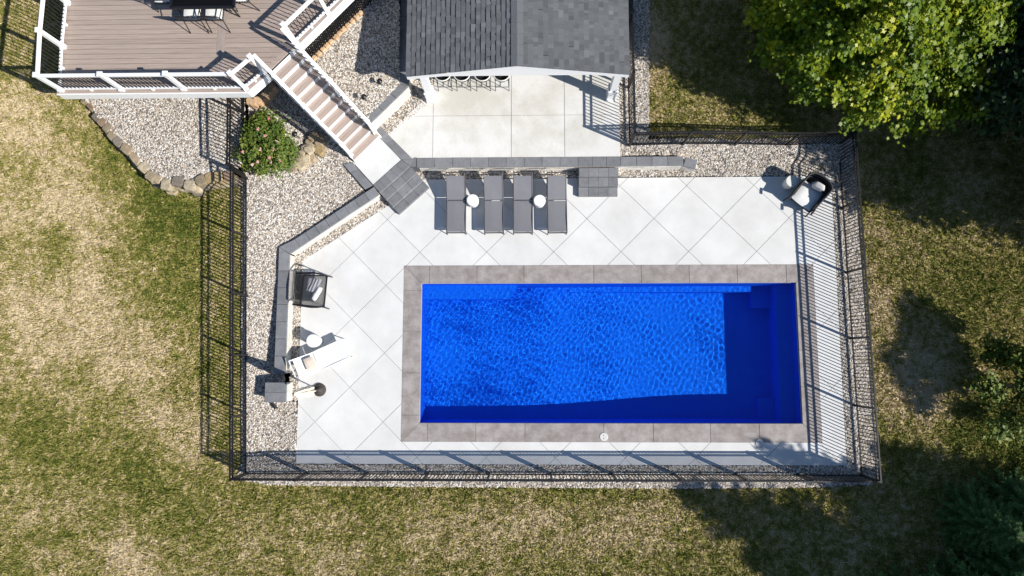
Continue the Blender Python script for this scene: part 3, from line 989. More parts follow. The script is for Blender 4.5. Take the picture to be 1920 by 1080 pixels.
# border boards along the diagonal edge and the front edge
nrm = Vector((-ed.y, ed.x))
en = F1 + ed * ((DTOP - F1.y) / ed.y)
diag = [tuple(F1), tuple(en), tuple(en + nrm * .15), tuple(F1 + nrm * .15)]
wpart('deck_board', MB().prism(diag, ZD - .03, ZD, ch=.004), M_board_o, dk)
wpart('deck_board', MB().prism([(XL0 - .06, YF), (F1.x + .0, YF), (F1.x - .1, YF + bw - .004), (XL0 - .06, YF + bw - .004)], ZD - .03, ZD, ch=.004), M_board, dk)
half = [tuple(F1 + nrm * .155 - ed * 9), tuple(en + nrm * .155 + ed * 3), tuple(en + nrm * 20 + ed * 3), tuple(F1 + nrm * 20 - ed * 9)]
y = YF + bw
while y < DTOP - bw:
    p = clip([(XL0 - .06, y), (xdiv0 - .004, y), (xdiv0 - .004, y + bw - .013), (XL0 - .06, y + bw - .013)], half)
    if p: wpart('deck_board', MB().prism(p, ZD - .03, ZD + random.uniform(-.001, .001), ch=.004), M_board, dk)
    p = clip([(xdiv1 + .004, y), (2, y), (2, y + bw - .013), (xdiv1 + .004, y + bw - .013)], half)
    if p: wpart('deck_board', MB().prism(p, ZD - .03, ZD + random.uniform(-.001, .001), ch=.004), M_board, dk)
    y += bw
xm = (xdiv0 + xdiv1) / 2
for a, b in ((xdiv0, xm - .003), (xm + .003, xdiv1)):
    p = clip([(a, YF + bw), (b, YF + bw), (b, DTOP), (a, DTOP)], half)
    wpart('deck_board', MB().prism(p, ZD - .03, ZD, ch=.004), M_board_v, dk)
wpart('joists', MB().prism([(XL0, YF + .05), (F1.x - .05, YF + .05), (en.x - .1, DTOP), (XL1, DTOP)], ZD - .1, ZD - .035), M_dark, dk)
# fascia
wpart('fascia', MB().box(((XL0 - .06 + F1.x) / 2, YF - .014, ZD - .17), (F1.x - XL0 + .08, .026, .30)).box(((XL0 - .06 + F1.x) / 2, YF - .018, ZD - .012), (F1.x - XL0 + .1, .034, .024)), M_white, dk)
fo = -nrm * .015
for (a, b) in ((F1, F2 - ed * .02), (F3 + ed * .02, en)):
    a2, b2 = a + fo, b + fo
    wpart('fascia', MB().bar((a2.x, a2.y, ZD - .17), (b2.x, b2.y, ZD - .17), .026, .30).bar((a2.x - .003, a2.y + .003, ZD - .012), (b2.x - .003, b2.y + .003, ZD - .012), .034, .022), M_white, dk)
wpart('fascia', MB().bar((XL0 - .075, YF - .02, ZD - .17), (XL1 - .075, DTOP, ZD - .17), .026, .30), M_white, dk)
# lattice skirt under the diagonal edge
lat = MB()
la, lb = F3 + ed * .05 + nrm * .12, en + nrm * .12
LL = (lb - la).length
z0l, z1l = 1.62, ZD - .16
hh = z1l - z0l
sp = .085
s = -hh
while s < LL:
    for sgn in (1, -1):
        pts = []
        for t in (0, hh):
            pts.append((s + (t if sgn > 0 else hh - t), t))
        (sa, ta), (sb, tb) = pts
        lo, hi = 0.0, 1.0
        ds = sb - sa
        t0 = max(0, (0 - sa) / ds if ds > 0 else (LL - sa) / ds); t1 = min(1, (LL - sa) / ds if ds > 0 else (0 - sa) / ds)
        if t1 > t0 + .02:
            A = la + ed * (sa + ds * t0); B = la + ed * (sa + ds * t1)
            off = -nrm * (.008 * sgn)
            lat.bar((A.x + off.x, A.y + off.y, z0l + ta + (tb - ta) * t0), (B.x + off.x, B.y + off.y, z0l + ta + (tb - ta) * t1), .012, .036, up=tuple(nrm) + (0,))
    s += sp * 1.35
lat.bar((la.x, la.y, z0l), (lb.x, lb.y, z0l), .03, .06).bar((la.x, la.y, z1l), (lb.x, lb.y, z1l), .03, .06)
wpart('lattice_skirt', lat, M_black, dk)
for q in ((-12.8, 8.0), (-10.6, 8.2), (-8.2, 8.3), (-7.0, 9.2), (-5.6, 10.8), (-12.8, 11.2)):
    zz = .9
    wpart('support_post', MB().box((q[0], q[1], (zz + ZD - .1) / 2), (.14, .14, ZD - .1 - zz)), M_white, dk)

RH = .93
post_me = MB().box((0, 0, RH / 2 + .02), (.10, .10, RH + .04)).box((0, 0, RH + .055), (.135, .135, .035)).box((0, 0, .05), (.135, .135, .10)).mesh('rail_post', M_white)
bal_me = MB().box((0, 0, 0), (.019, .019, RH - .16)).mesh('baluster', M_black)


def railing(root, pts, z, posts=True, first=True, last=True):
    for k in range(len(pts) - 1):
        a, b = Vector(pts[k]), Vector(pts[k + 1])
        d = (b - a); L = d.length; d.normalize(); rz = math.atan2(d.y, d.x)
        if k > 0 or first: wplace('rail_post', post_me, root, (a.x, a.y, z), rz=rz)
        a2, b2 = a + d * .05, b - d * .05
        rl = wpart('railing', MB().bar((a2.x, a2.y, z + RH - .02), (b2.x, b2.y, z + RH - .02), .09, .05).bar((a2.x, a2.y, z + .10), (b2.x, b2.y, z + .10), .06, .05)
                   .box(((a.x + b.x) / 2, (a.y + b.y) / 2, z + .04), (.06, .09, .08), rz), M_white, root)
        n = round(L / .118)
        for j in range(1, n):
            q = a2.lerp(b2, j / n)
            obj('baluster', bal_me, rl, (q.x, q.y, z + .11 + (RH - .16) / 2), rz=rz)
    if last:
        wplace('rail_post', post_me, root, (b.x, b.y, z), rz=rz)


yi = YF + .10
railing(dk, [(XL1 - .02, DTOP - .1), (at(128, 7, ZD).x + .0, at(128, 7, ZD).y), (at(120, 89, ZD).x, at(120, 89, ZD).y), (XL0 + .06, yi)], ZD, last=False)
railing(dk, [(XL0 + .06, yi), (at(230, 168, ZD).x, yi), (at(346, 168, ZD).x, yi), (at(461, 168, ZD).x, yi), tuple(F2 + nrm * .09 - ed * .05)], ZD)
railing(dk, [tuple(F3 + nrm * .09 + ed * .05), tuple(F3 + nrm * .09 + ed * 1.27), tuple(F3 + nrm * .09 + ed * 2.5), tuple(F3 + nrm * .09 + ed * 4.2)], ZD, last=False)

# ------------------------------------------------------------------ stairs
NT = 11
rise = (ZD - ZU) / (NT + 1)
run = .2333
wdt = (F3 - F2).length
sd = Vector((ed.y, -ed.x))
stt = thing('staircase', 'white staircase with composite treads from the deck to the patio', 'stairs', (-5, 6.5, ZU))
rzs = math.atan2(ed.y, ed.x)
tre = MB().box((0, .0635, 0), (wdt - .04, .121, .03)).box((0, -.0635, 0), (wdt - .04, .121, .03)).mesh('tread', M_board_o)
ris = MB().box((0, 0, 0), (wdt - .045, .02, rise - .03)).mesh('riser', M_white)
m0 = (F2 + F3) / 2
for k in range(1, NT + 1):
    zt = ZD - rise * k
    c = m0 + sd * (run * (k - .5) + .02)
    wplace('tread', tre, stt, (c.x, c.y, zt - .015), rz=rzs)
    c = m0 + sd * (run * (k - 1) + .012)
    wplace('riser', ris, stt, (c.x, c.y, zt + (rise - .03) / 2), rz=rzs)
c = m0 + sd * (run * NT + .012)
wplace('riser', ris, stt, (c.x, c.y, ZU + (rise - .03) / 2), rz=rzs)
slope = rise / run
for side_ in (F2 - ed * .0, F3 + ed * .0):
    off = ed * (.012 if side_ == F2 else -.012)
    a = side_ + off; b = side_ + off + sd * (run * NT + .06)
    st_m = MB()
    P_ = lambda q, z: (q.x, q.y, z)
    n2 = ed * .018
    zt0, zt1 = ZD - rise + .06, ZU + rise * .25 + .04
    st_m.hexa([P_(a - n2, zt0 - .42), P_(b - n2, ZU), P_(b + n2, ZU), P_(a + n2, zt0 - .42), P_(a - n2, zt0), P_(b - n2, zt1), P_(b + n2, zt1), P_(a + n2, zt0)])
    wpart('stringer', st_m, M_white, stt)
    inn = ed * (.05 if side_ == F2 else -.05)
    top = side_ + inn + nrm * .06; mid = side_ + inn + sd * (run * 5.5); bot = side_ + inn + sd * (run * (NT - .6))
    zs = lambda q: ZD - rise * (((q - m0).dot(sd)) / run)
    for q, full in ((mid, 1), (bot, 1)):
        zz = zs(q) - rise * .5
        wplace('rail_post', post_me, stt, (q.x, q.y, zz), rz=rzs)
    for a_, b_ in ((top, mid), (mid, bot)):
        za, zb = zs(a_) + .02, zs(b_) - .02
        hr = wpart('handrail', MB().bar((a_.x, a_.y, za + RH - .03), (b_.x, b_.y, zb + RH - .03), .09, .05).bar((a_.x, a_.y, za + .12), (b_.x, b_.y, zb + .12), .05, .045), M_white, stt)
        n = 12
        for j in range(1, n):
            q = a_.lerp(b_, j / n); zq = za + (zb - za) * j / n
            obj('baluster', bal_me, hr, (q.x, q.y, zq + .12 + (RH - .16) / 2), rz=rzs)

# ------------------------------------------------------------------ pavilion
YR = 7.776
XE0, XE1, XM = -3.28, 2.862, -.209
ZE, RZ_ = 2.85, .60
PTOP = 12.6
pav = thing('pavilion', 'open pavilion with grey shingle gable roof and white posts', 'pavilion', (XM, 9.8, ZU))
slope_len = math.hypot(XM - XE0, RZ_)
wpart('roof', MB().hexa([(XE0 + .02, YR + .02, ZE - .16), (XM, YR + .02, ZE + RZ_ - .16), (XM, PTOP, ZE + RZ_ - .16), (XE0 + .02, PTOP, ZE - .16), (XE0 + .02, YR + .02, ZE - .012), (XM, YR + .02, ZE + RZ_ - .012), (XM, PTOP, ZE + RZ_ - .012), (XE0 + .02, PTOP, ZE - .012)])
      .hexa([(XM, YR + .02, ZE + RZ_ - .16), (XE1 - .02, YR + .02, ZE - .16), (XE1 - .02, PTOP, ZE - .16), (XM, PTOP, ZE + RZ_ - .16), (XM, YR + .02, ZE + RZ_ - .012), (XE1 - .02, YR + .02, ZE - .012), (XE1 - .02, PTOP, ZE - .012), (XM, PTOP, ZE + RZ_ - .012)]), [M_dark], pav)
roof = pav.children[0]
ncs = 22
ex = slope_len / ncs
for sgn in (-1, 1):
    sdv = Vector((sgn * (XM - XE0), 0, -RZ_)).normalized()
    nv = Vector((sgn * RZ_, 0, XM - XE0)).normalized()
    if nv.z < 0: nv = -nv
    for i in range(ncs):
        yb = YR - .02 - (i % 3) * .31
        while yb < PTOP:
            ye = yb + .98
            mb = MB()
            yy = yb
            while yy < ye - .02:
                w_ = min(random.choice((.10, .12, .13, .15, .17, .22)), ye - yy)
                a, b = max(yy, YR - .02), min(yy + w_, PTOP)
                yy += w_
                if b - a < .01: continue
                hi = random.random() < .5
                th = .014 + (.012 if hi else 0)
                mi = random.choices((0, 1, 2, 3, 4), (26, 40, 24, 6, 4))[0]
                sa, sb = i * ex - .012, (i + 1) * ex + (.0 if i < ncs - 1 else .01)
                o0 = Vector((XM, 0, ZE + RZ_))
                p = lambda s_, y_, h_: tuple(o0 + sdv * s_ + Vector((0, y_, 0)) + nv * h_)
                q = [p(sa, a, -.012), p(sb, a, -.004), p(sb, b, -.004), p(sa, b, -.012), p(sa, a, .002), p(sb, a, th), p(sb, b, th), p(sa, b, .002)]
                if sgn < 0: q = [q[3], q[2], q[1], q[0], q[7], q[6], q[5], q[4]]
                mb.hexa(q, mi)
            if mb.f: obj('shingle', mb.mesh('shingle', SH), roof)
            yb = ye
y = YR - .02
k = 0
while y < PTOP:
    e = min(y + .30, PTOP)
    mb = MB()
    for sgn in (-1, 1):
        wv = .165
        zs_ = ZE + RZ_
        dz = RZ_ / (XM - XE0) * wv
        q = [(XM, y, zs_ + .012), (XM + sgn * wv, y, zs_ + .012 - dz), (XM + sgn * wv, e, zs_ + .008 - dz), (XM, e, zs_ + .008)]
        q += [(a, b, c + .028 - (.014 if j in (2, 3) else 0)) for j, (a, b, c) in enumerate(q)]
        if sgn < 0: q = [q[3], q[2], q[1], q[0], q[7], q[6], q[5], q[4]]
        mb.hexa(q)
    obj('ridge_shingle', mb.mesh('ridge_shingle', SH[2]), roof)
    y = e
# white rake trim, gable, beams
for sgn in (-1, 1):
    xe = XE0 if sgn < 0 else XE1
    d = .17
    mb = MB()
    q = [(XM, YR - .012, ZE + RZ_ - .02 - d), (xe, YR - .012, ZE - .02 - d), (xe, YR + .018, ZE - .02 - d), (XM, YR + .018, ZE + RZ_ - .02 - d), (XM, YR - .012, ZE + RZ_ - .02), (xe, YR - .012, ZE - .02), (xe, YR + .018, ZE - .02), (XM, YR + .018, ZE + RZ_ - .02)]
    if sgn < 0: q = [q[1], q[0], q[3], q[2], q[5], q[4], q[7], q[6]]
    mb.hexa(q)
    wpart('rake_board', mb, M_white, pav)
    wpart('eave_fascia', MB().box((xe - sgn * .012, (YR + PTOP) / 2, ZE - .10), (.024, PTOP - YR, .16)), M_white, pav)
GY_ = YR + .16
wpart('gable', MB().add([(XE0 + .1, GY_, ZE - .18), (XE1 - .1, GY_, ZE - .18), (XM, GY_, ZE + RZ_ - .2), (XE0 + .1, GY_ + .03, ZE - .18), (XE1 - .1, GY_ + .03, ZE - .18), (XM, GY_ + .03, ZE + RZ_ - .2)],
                       [(0, 1, 2), (5, 4, 3), (0, 3, 4, 1), (1, 4, 5, 2), (2, 5, 3, 0)]), M_white, pav)
wpart('front_beam', MB().box((XM, GY_ + .11, ZE - .27), (XE1 - XE0 - .5, .20, .24)), M_white, pav)
px_r = 2.66; px_l = -2.93
for (x, y0_) in ((px_l, 8.10), (px_r, 8.62 - .5), (px_l, 12.2), (px_r, 12.2)):
    y0_ = 8.12 if y0_ < 10 else 12.2
    wpart('post', MB().box((x, y0_, (ZU + ZE - .16) / 2), (.20, .20, ZE - .16 - ZU)).box((x, y0_, ZU + .30), (.26, .26, .60)).box((x, y0_, ZU + .62), (.29, .29, .04)).box((x, y0_, ZU + .05), (.29, .29, .10)), M_white, pav)
for x in (px_l, px_r):
    wpart('side_beam', MB().box((x, (8.3 + PTOP) / 2, ZE - .22), (.18, PTOP - 8.3, .20)), M_white, pav)

# ------------------------------------------------------------------ furniture
def lounger(label, loc, rz, fab, frm, wd=.58, seat=1.02, back=.86, back_ang=26, zs=.31, group=None, solid=False):
    """foot end at local y=0, head towards +y"""
    r = thing('sun_lounger', label, 'lounger', loc, rz, group)
    h = wd / 2
    obj('frame', MB().tube([(-h, 0, zs), (-h, seat + .75, zs)], .018, 6).tube([(h, 0, zs), (h, seat + .75, zs)], .018, 6).bar((-h, .01, zs), (h, .01, zs), .035, .035).bar((-h, seat + .75, zs - .02), (h, seat + .75, zs - .02), .03, .03)
        .mesh('frame', frm), r)
    for x in (-h, h):
        obj('leg', MB().tube([(x, .07, zs), (x * 1.02, .015, 0)], .016, 6).mesh('leg', frm), r)
        obj('leg', MB().tube([(x, seat + .52, zs), (x * 1.02, seat + .62, 0)], .016, 6).mesh('leg', frm), r)
    obj('crossbar', MB().bar((-h, .45, zs - .03), (h, .45, zs - .03), .02, .02).mesh('crossbar', frm), r)
    obj('crossbar', MB().bar((-h, .12, zs - .03), (h, .12, zs - .03), .02, .02).mesh('crossbar', frm), r)
    sm = MB()
    n = 8
    for k in range(n):
        y0, y1 = .04 + (seat - .05) * k / n, .04 + (seat - .05) * (k + 1) / n
        z0_, z1_ = [zs + .012 - .018 * math.sin(math.pi * t / n) for t in (k, k + 1)]
        sm.hexa([(-h + .015, y0, z0_ - .008), (h - .015, y0, z0_ - .008), (h - .015, y1, z1_ - .008), (-h + .015, y1, z1_ - .008), (-h + .015, y0, z0_), (h - .015, y0, z0_), (h - .015, y1, z1_), (-h + .015, y1, z1_)])
    obj('seat_sling', sm.mesh('seat_sling', fab), r)
    ca, sa = math.cos(math.radians(back_ang)), math.sin(math.radians(back_ang))
    B = lambda x, t, o_=0: (x, seat + .01 + ca * t - sa * o_, zs + .012 + sa * t + ca * o_)
    bf = obj('backrest', MB().tube([B(-h + .01, 0), B(-h + .01, back)], .016, 6).tube([B(h - .01, 0), B(h - .01, back)], .016, 6).bar(B(-h, back), B(h, back), .03, .03).bar(B(-h, .01), B(h, .01), .02, .02).mesh('backrest', frm), r)
    t1 = back - .10
    obj('back_sling', MB().hexa([B(-h + .02, .02, 0), B(h - .02, .02, 0), B(h - .02, t1, 0), B(-h + .02, t1, 0), B(-h + .02, .02, .008), B(h - .02, .02, .008), B(h - .02, t1, .008), B(-h + .02, t1, .008)]).mesh('back_sling', fab), bf)
    obj('back_prop', MB().tube([B(-h + .03, .5), (-h + .03, seat + .62, zs)], .01, 5).tube([B(h - .03, .5), (h - .03, seat + .62, zs)], .01, 5).mesh('back_prop', frm), bf)
    return r


foot = at(855, 437, .31)
lspots = [(855, 'grey sling sun lounger nearest the angled steps, first of the row of four'), (926.3, 'grey sling sun lounger second in the row, right of the first white drum table'),
          (980.7, 'grey sling sun lounger third in the row, left of the second white drum table'), (1045.5, 'grey sling sun lounger last in the row, beside the square steps')]
proto = None
for px, lab in lspots:
    p = at(px, 437, .31)
    if proto is None:
        proto = lounger(lab, (p.x, p.y, 0), 0, M_sling, M_greyframe, group='grey sun loungers in a row')
    else:
        o = copy_tree(proto); o.location = (p.x, p.y, 0); o['label'] = lab; o.rotation_euler.z = random.uniform(-.018, .018)
wl_a = at(557, 691, .62); wl_b = at(649.5, 652, .33)
ang = math.atan2(wl_b.y - wl_a.y, wl_b.x - wl_a.x)
wl = lounger('white fabric chaise lounge with a beige pillow, angled beside the closed umbrella', (wl_b.x, wl_b.y, 0), ang + math.pi / 2, M_whitefab, M_white, wd=.60, seat=1.0, back=.72, back_ang=32, zs=.33)
pv = at(581.5, 682, .56)
tag(obj('throw_pillow', MB().cushion((0, 0, 0), (.30, .40, .12)).mesh('throw_pillow', M_tanfab), None, (pv.x, pv.y, .56), rot=(math.radians(0), math.radians(30), ang)), 'beige pillow on the white chaise lounge', 'pillow')


def drum(label, px, py, h, r, m, group=None):
    p = at(px, py, h)
    o = thing('side_table', label, 'side table', (p.x, p.y, 0), group=group)
    obj('drum_body', MB().lathe([(r * .72, 0), (r * .80, .01), (r * .93, h * .5), (r * .86, h - .05)], 28).mesh('drum_body', m), o)
    obj('table_top', MB().lathe([(r * .90, h - .05), (r, h - .035), (r, h - .012), (r * .97, h)], 28).mesh('table_top', m), o)
    return o


drum('white drum side table between the first two grey loungers', 886.5, 375, .45, .185, M_whiteceramic, 'white drum tables by the grey loungers')
drum('white drum side table between the third and fourth grey loungers', 1012, 376, .45, .185, M_whiteceramic, 'white drum tables by the grey loungers')
drum('round white side table behind the white chaise lounge', 586.5, 639, .48, .20, M_whiteceramic)
drum('cream drum stool beside the dark wicker armchair', 1485.5, 339.5, .45, .185, M_creamceramic)


# cast metal lattice chair
def rect_lattice(mb, w, h, step, fn, bw_=.014, th=.010):
    """diagonal lattice over (0..w, 0..h); fn maps (u,v) to 3D"""
    for sg in (1, -1):
        c = -h if sg > 0 else 0
        while c < (w if sg > 0 else w + h):
            pts = []
            for v in (0, h):
                u = c + v if sg > 0 else c - v
                pts.append((u, v))
            (u0, v0), (u1, v1) = pts
            t0, t1 = 0.0, 1.0
            du = u1 - u0
            for lim in (0,):
                ta, tb = (0 - u0) / du, (w - u0) / du
                lo, hi = min(ta, tb), max(ta, tb)
                t0, t1 = max(t0, lo), min(t1, hi)
            if t1 > t0 + .02:
                n = 3
                prev = None
                for k in range(n + 1):
                    t = t0 + (t1 - t0) * k / n
                    q = Vector(fn(u0 + du * t, v0 + (v1 - v0) * t))
                    if prev is not None: mb.bar(prev, q, bw_, th)
                    prev = q
            c += step
    return mb


cp = at(588, 545, .43)
ch = thing('lattice_chair', 'black cast metal lattice armchair with a grey towel and white pillow', 'chair', (cp.x, cp.y, 0), math.radians(-4))
sw, sdp = .98 * .5, .60
seat_f = lambda u, v: (u - .36, v - .46, .42 + .015 * math.cos(u * 4))
obj('seat', rect_lattice(MB(), .72, .92, .088, seat_f, .026, .012).bar((-.36, -.46, .42), (.36, -.48, .42), .04, .03).bar((-.36, .46, .42), (.36, .48, .42), .04, .03).bar((.36, -.48, .42), (.36, .48, .42), .05, .035).bar((-.36, -.46, .42), (-.36, .46, .42), .04, .03).mesh('seat', M_black), ch)
back_f = lambda u, v: (-.36 - .08 * u / .34, v - .44, .42 + u)
obj('backrest', rect_lattice(MB(), .34, .88, .085, back_f, .02, .012).tube([(-.36, -.45, .42), (-.41, -.46, .62), (-.44, -.44, .76), (-.45, 0, .78), (-.44, .44, .76), (-.41, .46, .62), (-.36, .45, .42)], .022, 6).mesh('backrest', M_black), ch)
for sg in (-1, 1):
    obj('armrest', MB().bar((-.52, sg * .47, .66), (.05, sg * .52, .66), .06, .03).bar((.05, sg * .52, .66), (.27, sg * .50, .60), .055, .03).mesh('armrest', M_black), ch)
    obj('leg', MB().tube([(.27, sg * .50, .62), (.34, sg * .48, .42), (.40, sg * .50, 0)], .018, 6).mesh('leg', M_black), ch)
    obj('leg', MB().tube([(-.36, sg * .46, .42), (-.46, sg * .48, 0)], .018, 6).mesh('leg', M_black), ch)
tw = MB()
n = 10
for i in range(n):
    for j in range(6):
        def tp(i_, j_):
            return (-.22 + .34 * i_ / n + .02 * j_, -.02 + .42 * j_ / 6 + .012 * math.sin(i_ * 2.0), .455 + .018 * math.sin(i_ * 2.4 + j_ * .5) + .05 * math.sin(math.pi * i_ / n))
        tw.add([tp(i, j), tp(i + 1, j), tp(i + 1, j + 1), tp(i, j + 1)], [(0, 1, 2, 3)], 0, True)
tw.box((-.05, .19, .447), (.30, .38, .014))
tag(obj('towel', tw.mesh('towel', M_greyfab), None, (cp.x - .02, cp.y - .02, 0.0), rz=math.radians(-12)), 'crumpled grey towel on the black lattice chair', 'towel')
tag(obj('throw_pillow', MB().cushion((0, 0, 0), (.16, .44, .12)).mesh('throw_pillow', M_whitefab), None, (cp.x + .13, cp.y - .10, .50), rz=math.radians(-30)), 'narrow white pillow on the black lattice chair', 'pillow')

# wicker armchair, facing the lower left
wc = at(1518, 362, .4)
wr = thing('wicker_armchair', 'dark woven armchair with white seat cushion in the back corner', 'armchair', (wc.x, wc.y, 0), math.radians(-129))
# local +x is the front
outl = []
for k in range(25):
    t = k / 24
    # U-shaped plan: front left > round the back > front right
    if t < .3: p = (.44 - .75 * t / .3, -.40)
    elif t > .7: p = (-.31 + .75 * (t - .7) / .3, .40)
    else:
        a = math.pi * (t - .3) / .4
        p = (-.31 - .20 * math.sin(a), -.40 * math.cos(a))
    hgt = .50 + .24 * (1 - smooth(-.35, .30, p[0]))
    outl.append((p[0], p[1], hgt))
obj('top_rim', MB().tube(outl, .032, 8).mesh('top_rim', M_blackrope), wr)
sh_ = MB()
for k in range(24):
    a, b = outl[k], outl[k + 1]
    for (zl, zh) in ((.16, .21), (.24, .29), (.32, .37), (.40, .45), (.48, .53)):
        f = .90
        sh_.bar((a[0] * f, a[1] * f, (zl + zh) / 2), (b[0] * f, b[1] * f, (zl + zh) / 2), .02, .055)
    sh_.tube([(a[0] * .92, a[1] * .92, .14), (a[0], a[1], a[2])], .012, 5)
    if a[2] > .65: sh_.bar((a[0] * .97, a[1] * .97, .62), (b[0] * .97, b[1] * .97, .62), .02, .06)
for k in range(24):
    a, b = outl[k], outl[k + 1]
    sh_.add([(a[0] * .94, a[1] * .94, .15), (b[0] * .94, b[1] * .94, .15), (b[0] * .985, b[1] * .985, b[2]), (a[0] * .985, a[1] * .985, a[2])], [(0, 1, 2, 3)])
obj('woven_shell', sh_.mesh('woven_shell', M_blackrope), wr)
obj('seat_base', MB().box((.02, 0, .22), (.80, .72, .08)).mesh('seat_base', M_blackrope), wr)
obj('seat_cushion', MB().cushion((.08, 0, .34), (.74, .70, .18), puff=.1).mesh('seat_cushion', M_whitefab), wr)
for (x, y_) in ((.46, -.40), (.46, .40), (-.36, -.34), (-.36, .34)):
    obj('leg', MB().tube([(x * .9, y_ * .95, .3), (x * 1.08, y_ * 1.04, 0)], .022, 6).mesh('leg', M_black), wr)
    if x > 0: obj('arm_end', MB().tube([(x - .06, y_, .57), (x + .12, y_ * 1.02, .50)], .03, 6).mesh('arm_end', M_blackrope), wr)
pw = at(1534, 350, .58)
tag(obj('throw_pillow', MB().cushion((0, 0, 0), (.13, .42, .42)).mesh('throw_pillow', M_patfab), None, (pw.x, pw.y, .60), rot=(math.radians(8), math.radians(-32), math.radians(-129))), 'patterned square pillow leaning in the dark woven armchair', 'pillow')

# umbrella
ub = at(599, 731, .03)
um = thing('patio_umbrella', 'closed cream patio umbrella on a dark round base', 'umbrella', (ub.x, ub.y, 0))
obj('base', MB().lathe([(.20, 0), (.205, .02), (.20, .045), (.16, .06), (.06, .075), (.05, .18), (.03, .19)], 28).mesh('base', M_brown), um)
obj('pole', MB().tube([(0, 0, .15), (0, 0, 2.3)], .019, 10).mesh('pole', M_brown), um)
fold = lambda a, z: 1 + .26 * math.sin(a * 8 + z * 1.2) * (1 if z < 2.1 else .3)
obj('canopy', MB().lathe([(.085, .80), (.135, .84), (.15, 1.05), (.115, 1.35), (.125, 1.6), (.085, 1.95), (.05, 2.18), (.022, 2.24)], 48, fold=fold).mesh('canopy', M_canvas), um)
obj('tie_strap', MB().lathe([(.14, 1.30), (.145, 1.32), (.145, 1.36), (.14, 1.38)], 24).mesh('tie_strap', M_canvas), um)
obj('finial', MB().lathe([(.02, 2.23), (.03, 2.26), (.02, 2.31), (.004, 2.34)], 12).mesh('finial', M_brown), um)
obj('crank', MB().box((0, .035, .68), (.06, .06, .09)).tube([(0, .06, .68), (0, .13, .68), (0, .13, .58)], .009, 6).mesh('crank', M_brown), um)

# skimmer lids
for (px, py, lab) in ((1132, 819, 'round white skimmer lid on the near coping left of the tree shadow'), (1424, 831, 'round white skimmer lid on the near coping in the tree shadow')):
    p = at(px, py)
    o = thing('skimmer_lid', lab, 'lid', (p.x, p.y, .0), group='skimmer lids on the coping')
    obj('lid', MB().lathe([(.125, .004), (.125, .014), (.115, .018)], 28).mesh('lid', M_lid), o)
    for dx in (-.045, .045):
        obj('finger_hole', MB().lathe([(.014, .0185), (.014, .0195)], 12, (0, dx, 0)).mesh('finger_hole', M_dark), o)


# path lights
def path_light(label, px, py, zg, h=.42):
    p = at(px, py, zg + h)
    o = thing('path_light', label, 'garden light', (p.x, p.y, zg), group='black path lights in the pebble beds')
    obj('stem', MB().tube([(0, 0, -.05), (0, 0, h - .03)], .012, 8).mesh('stem', M_black), o)
    obj('hat', MB().lathe([(.085, h - .05), (.08, h - .03), (.035, h - .005), (.012, h + .01)], 20).mesh('hat', M_black), o)
    obj('lens', MB().lathe([(.03, h - .12), (.03, h - .045)], 12).mesh('lens', M_creamceramic), o)


path_light('black path light by the pebble bed wall, nearer the pavilion', 711, 151, 1.2)
path_light('black path light in the pebble bed, nearer the stairs', 681.5, 180, 1.24)
path_light('black path light between the rose bush and the stairs', 551, 250, .88)
sp_ = at(515, 760, .12)
sl = thing('spotlight', 'small black spotlight on the pebbles at the foot of the pillar', 'garden light', (sp_.x, sp_.y, .05))
obj('stake', MB().tube([(0, 0, -.03), (0, 0, .10)], .012, 6).mesh('stake', M_black), sl)
obj('lamp_head', MB().tube([(-.05, .09, .16), (.0, .0, .13), (.05, -.09, .10)], [.035, .05, .055], 12).mesh('lamp_head', M_black), sl)

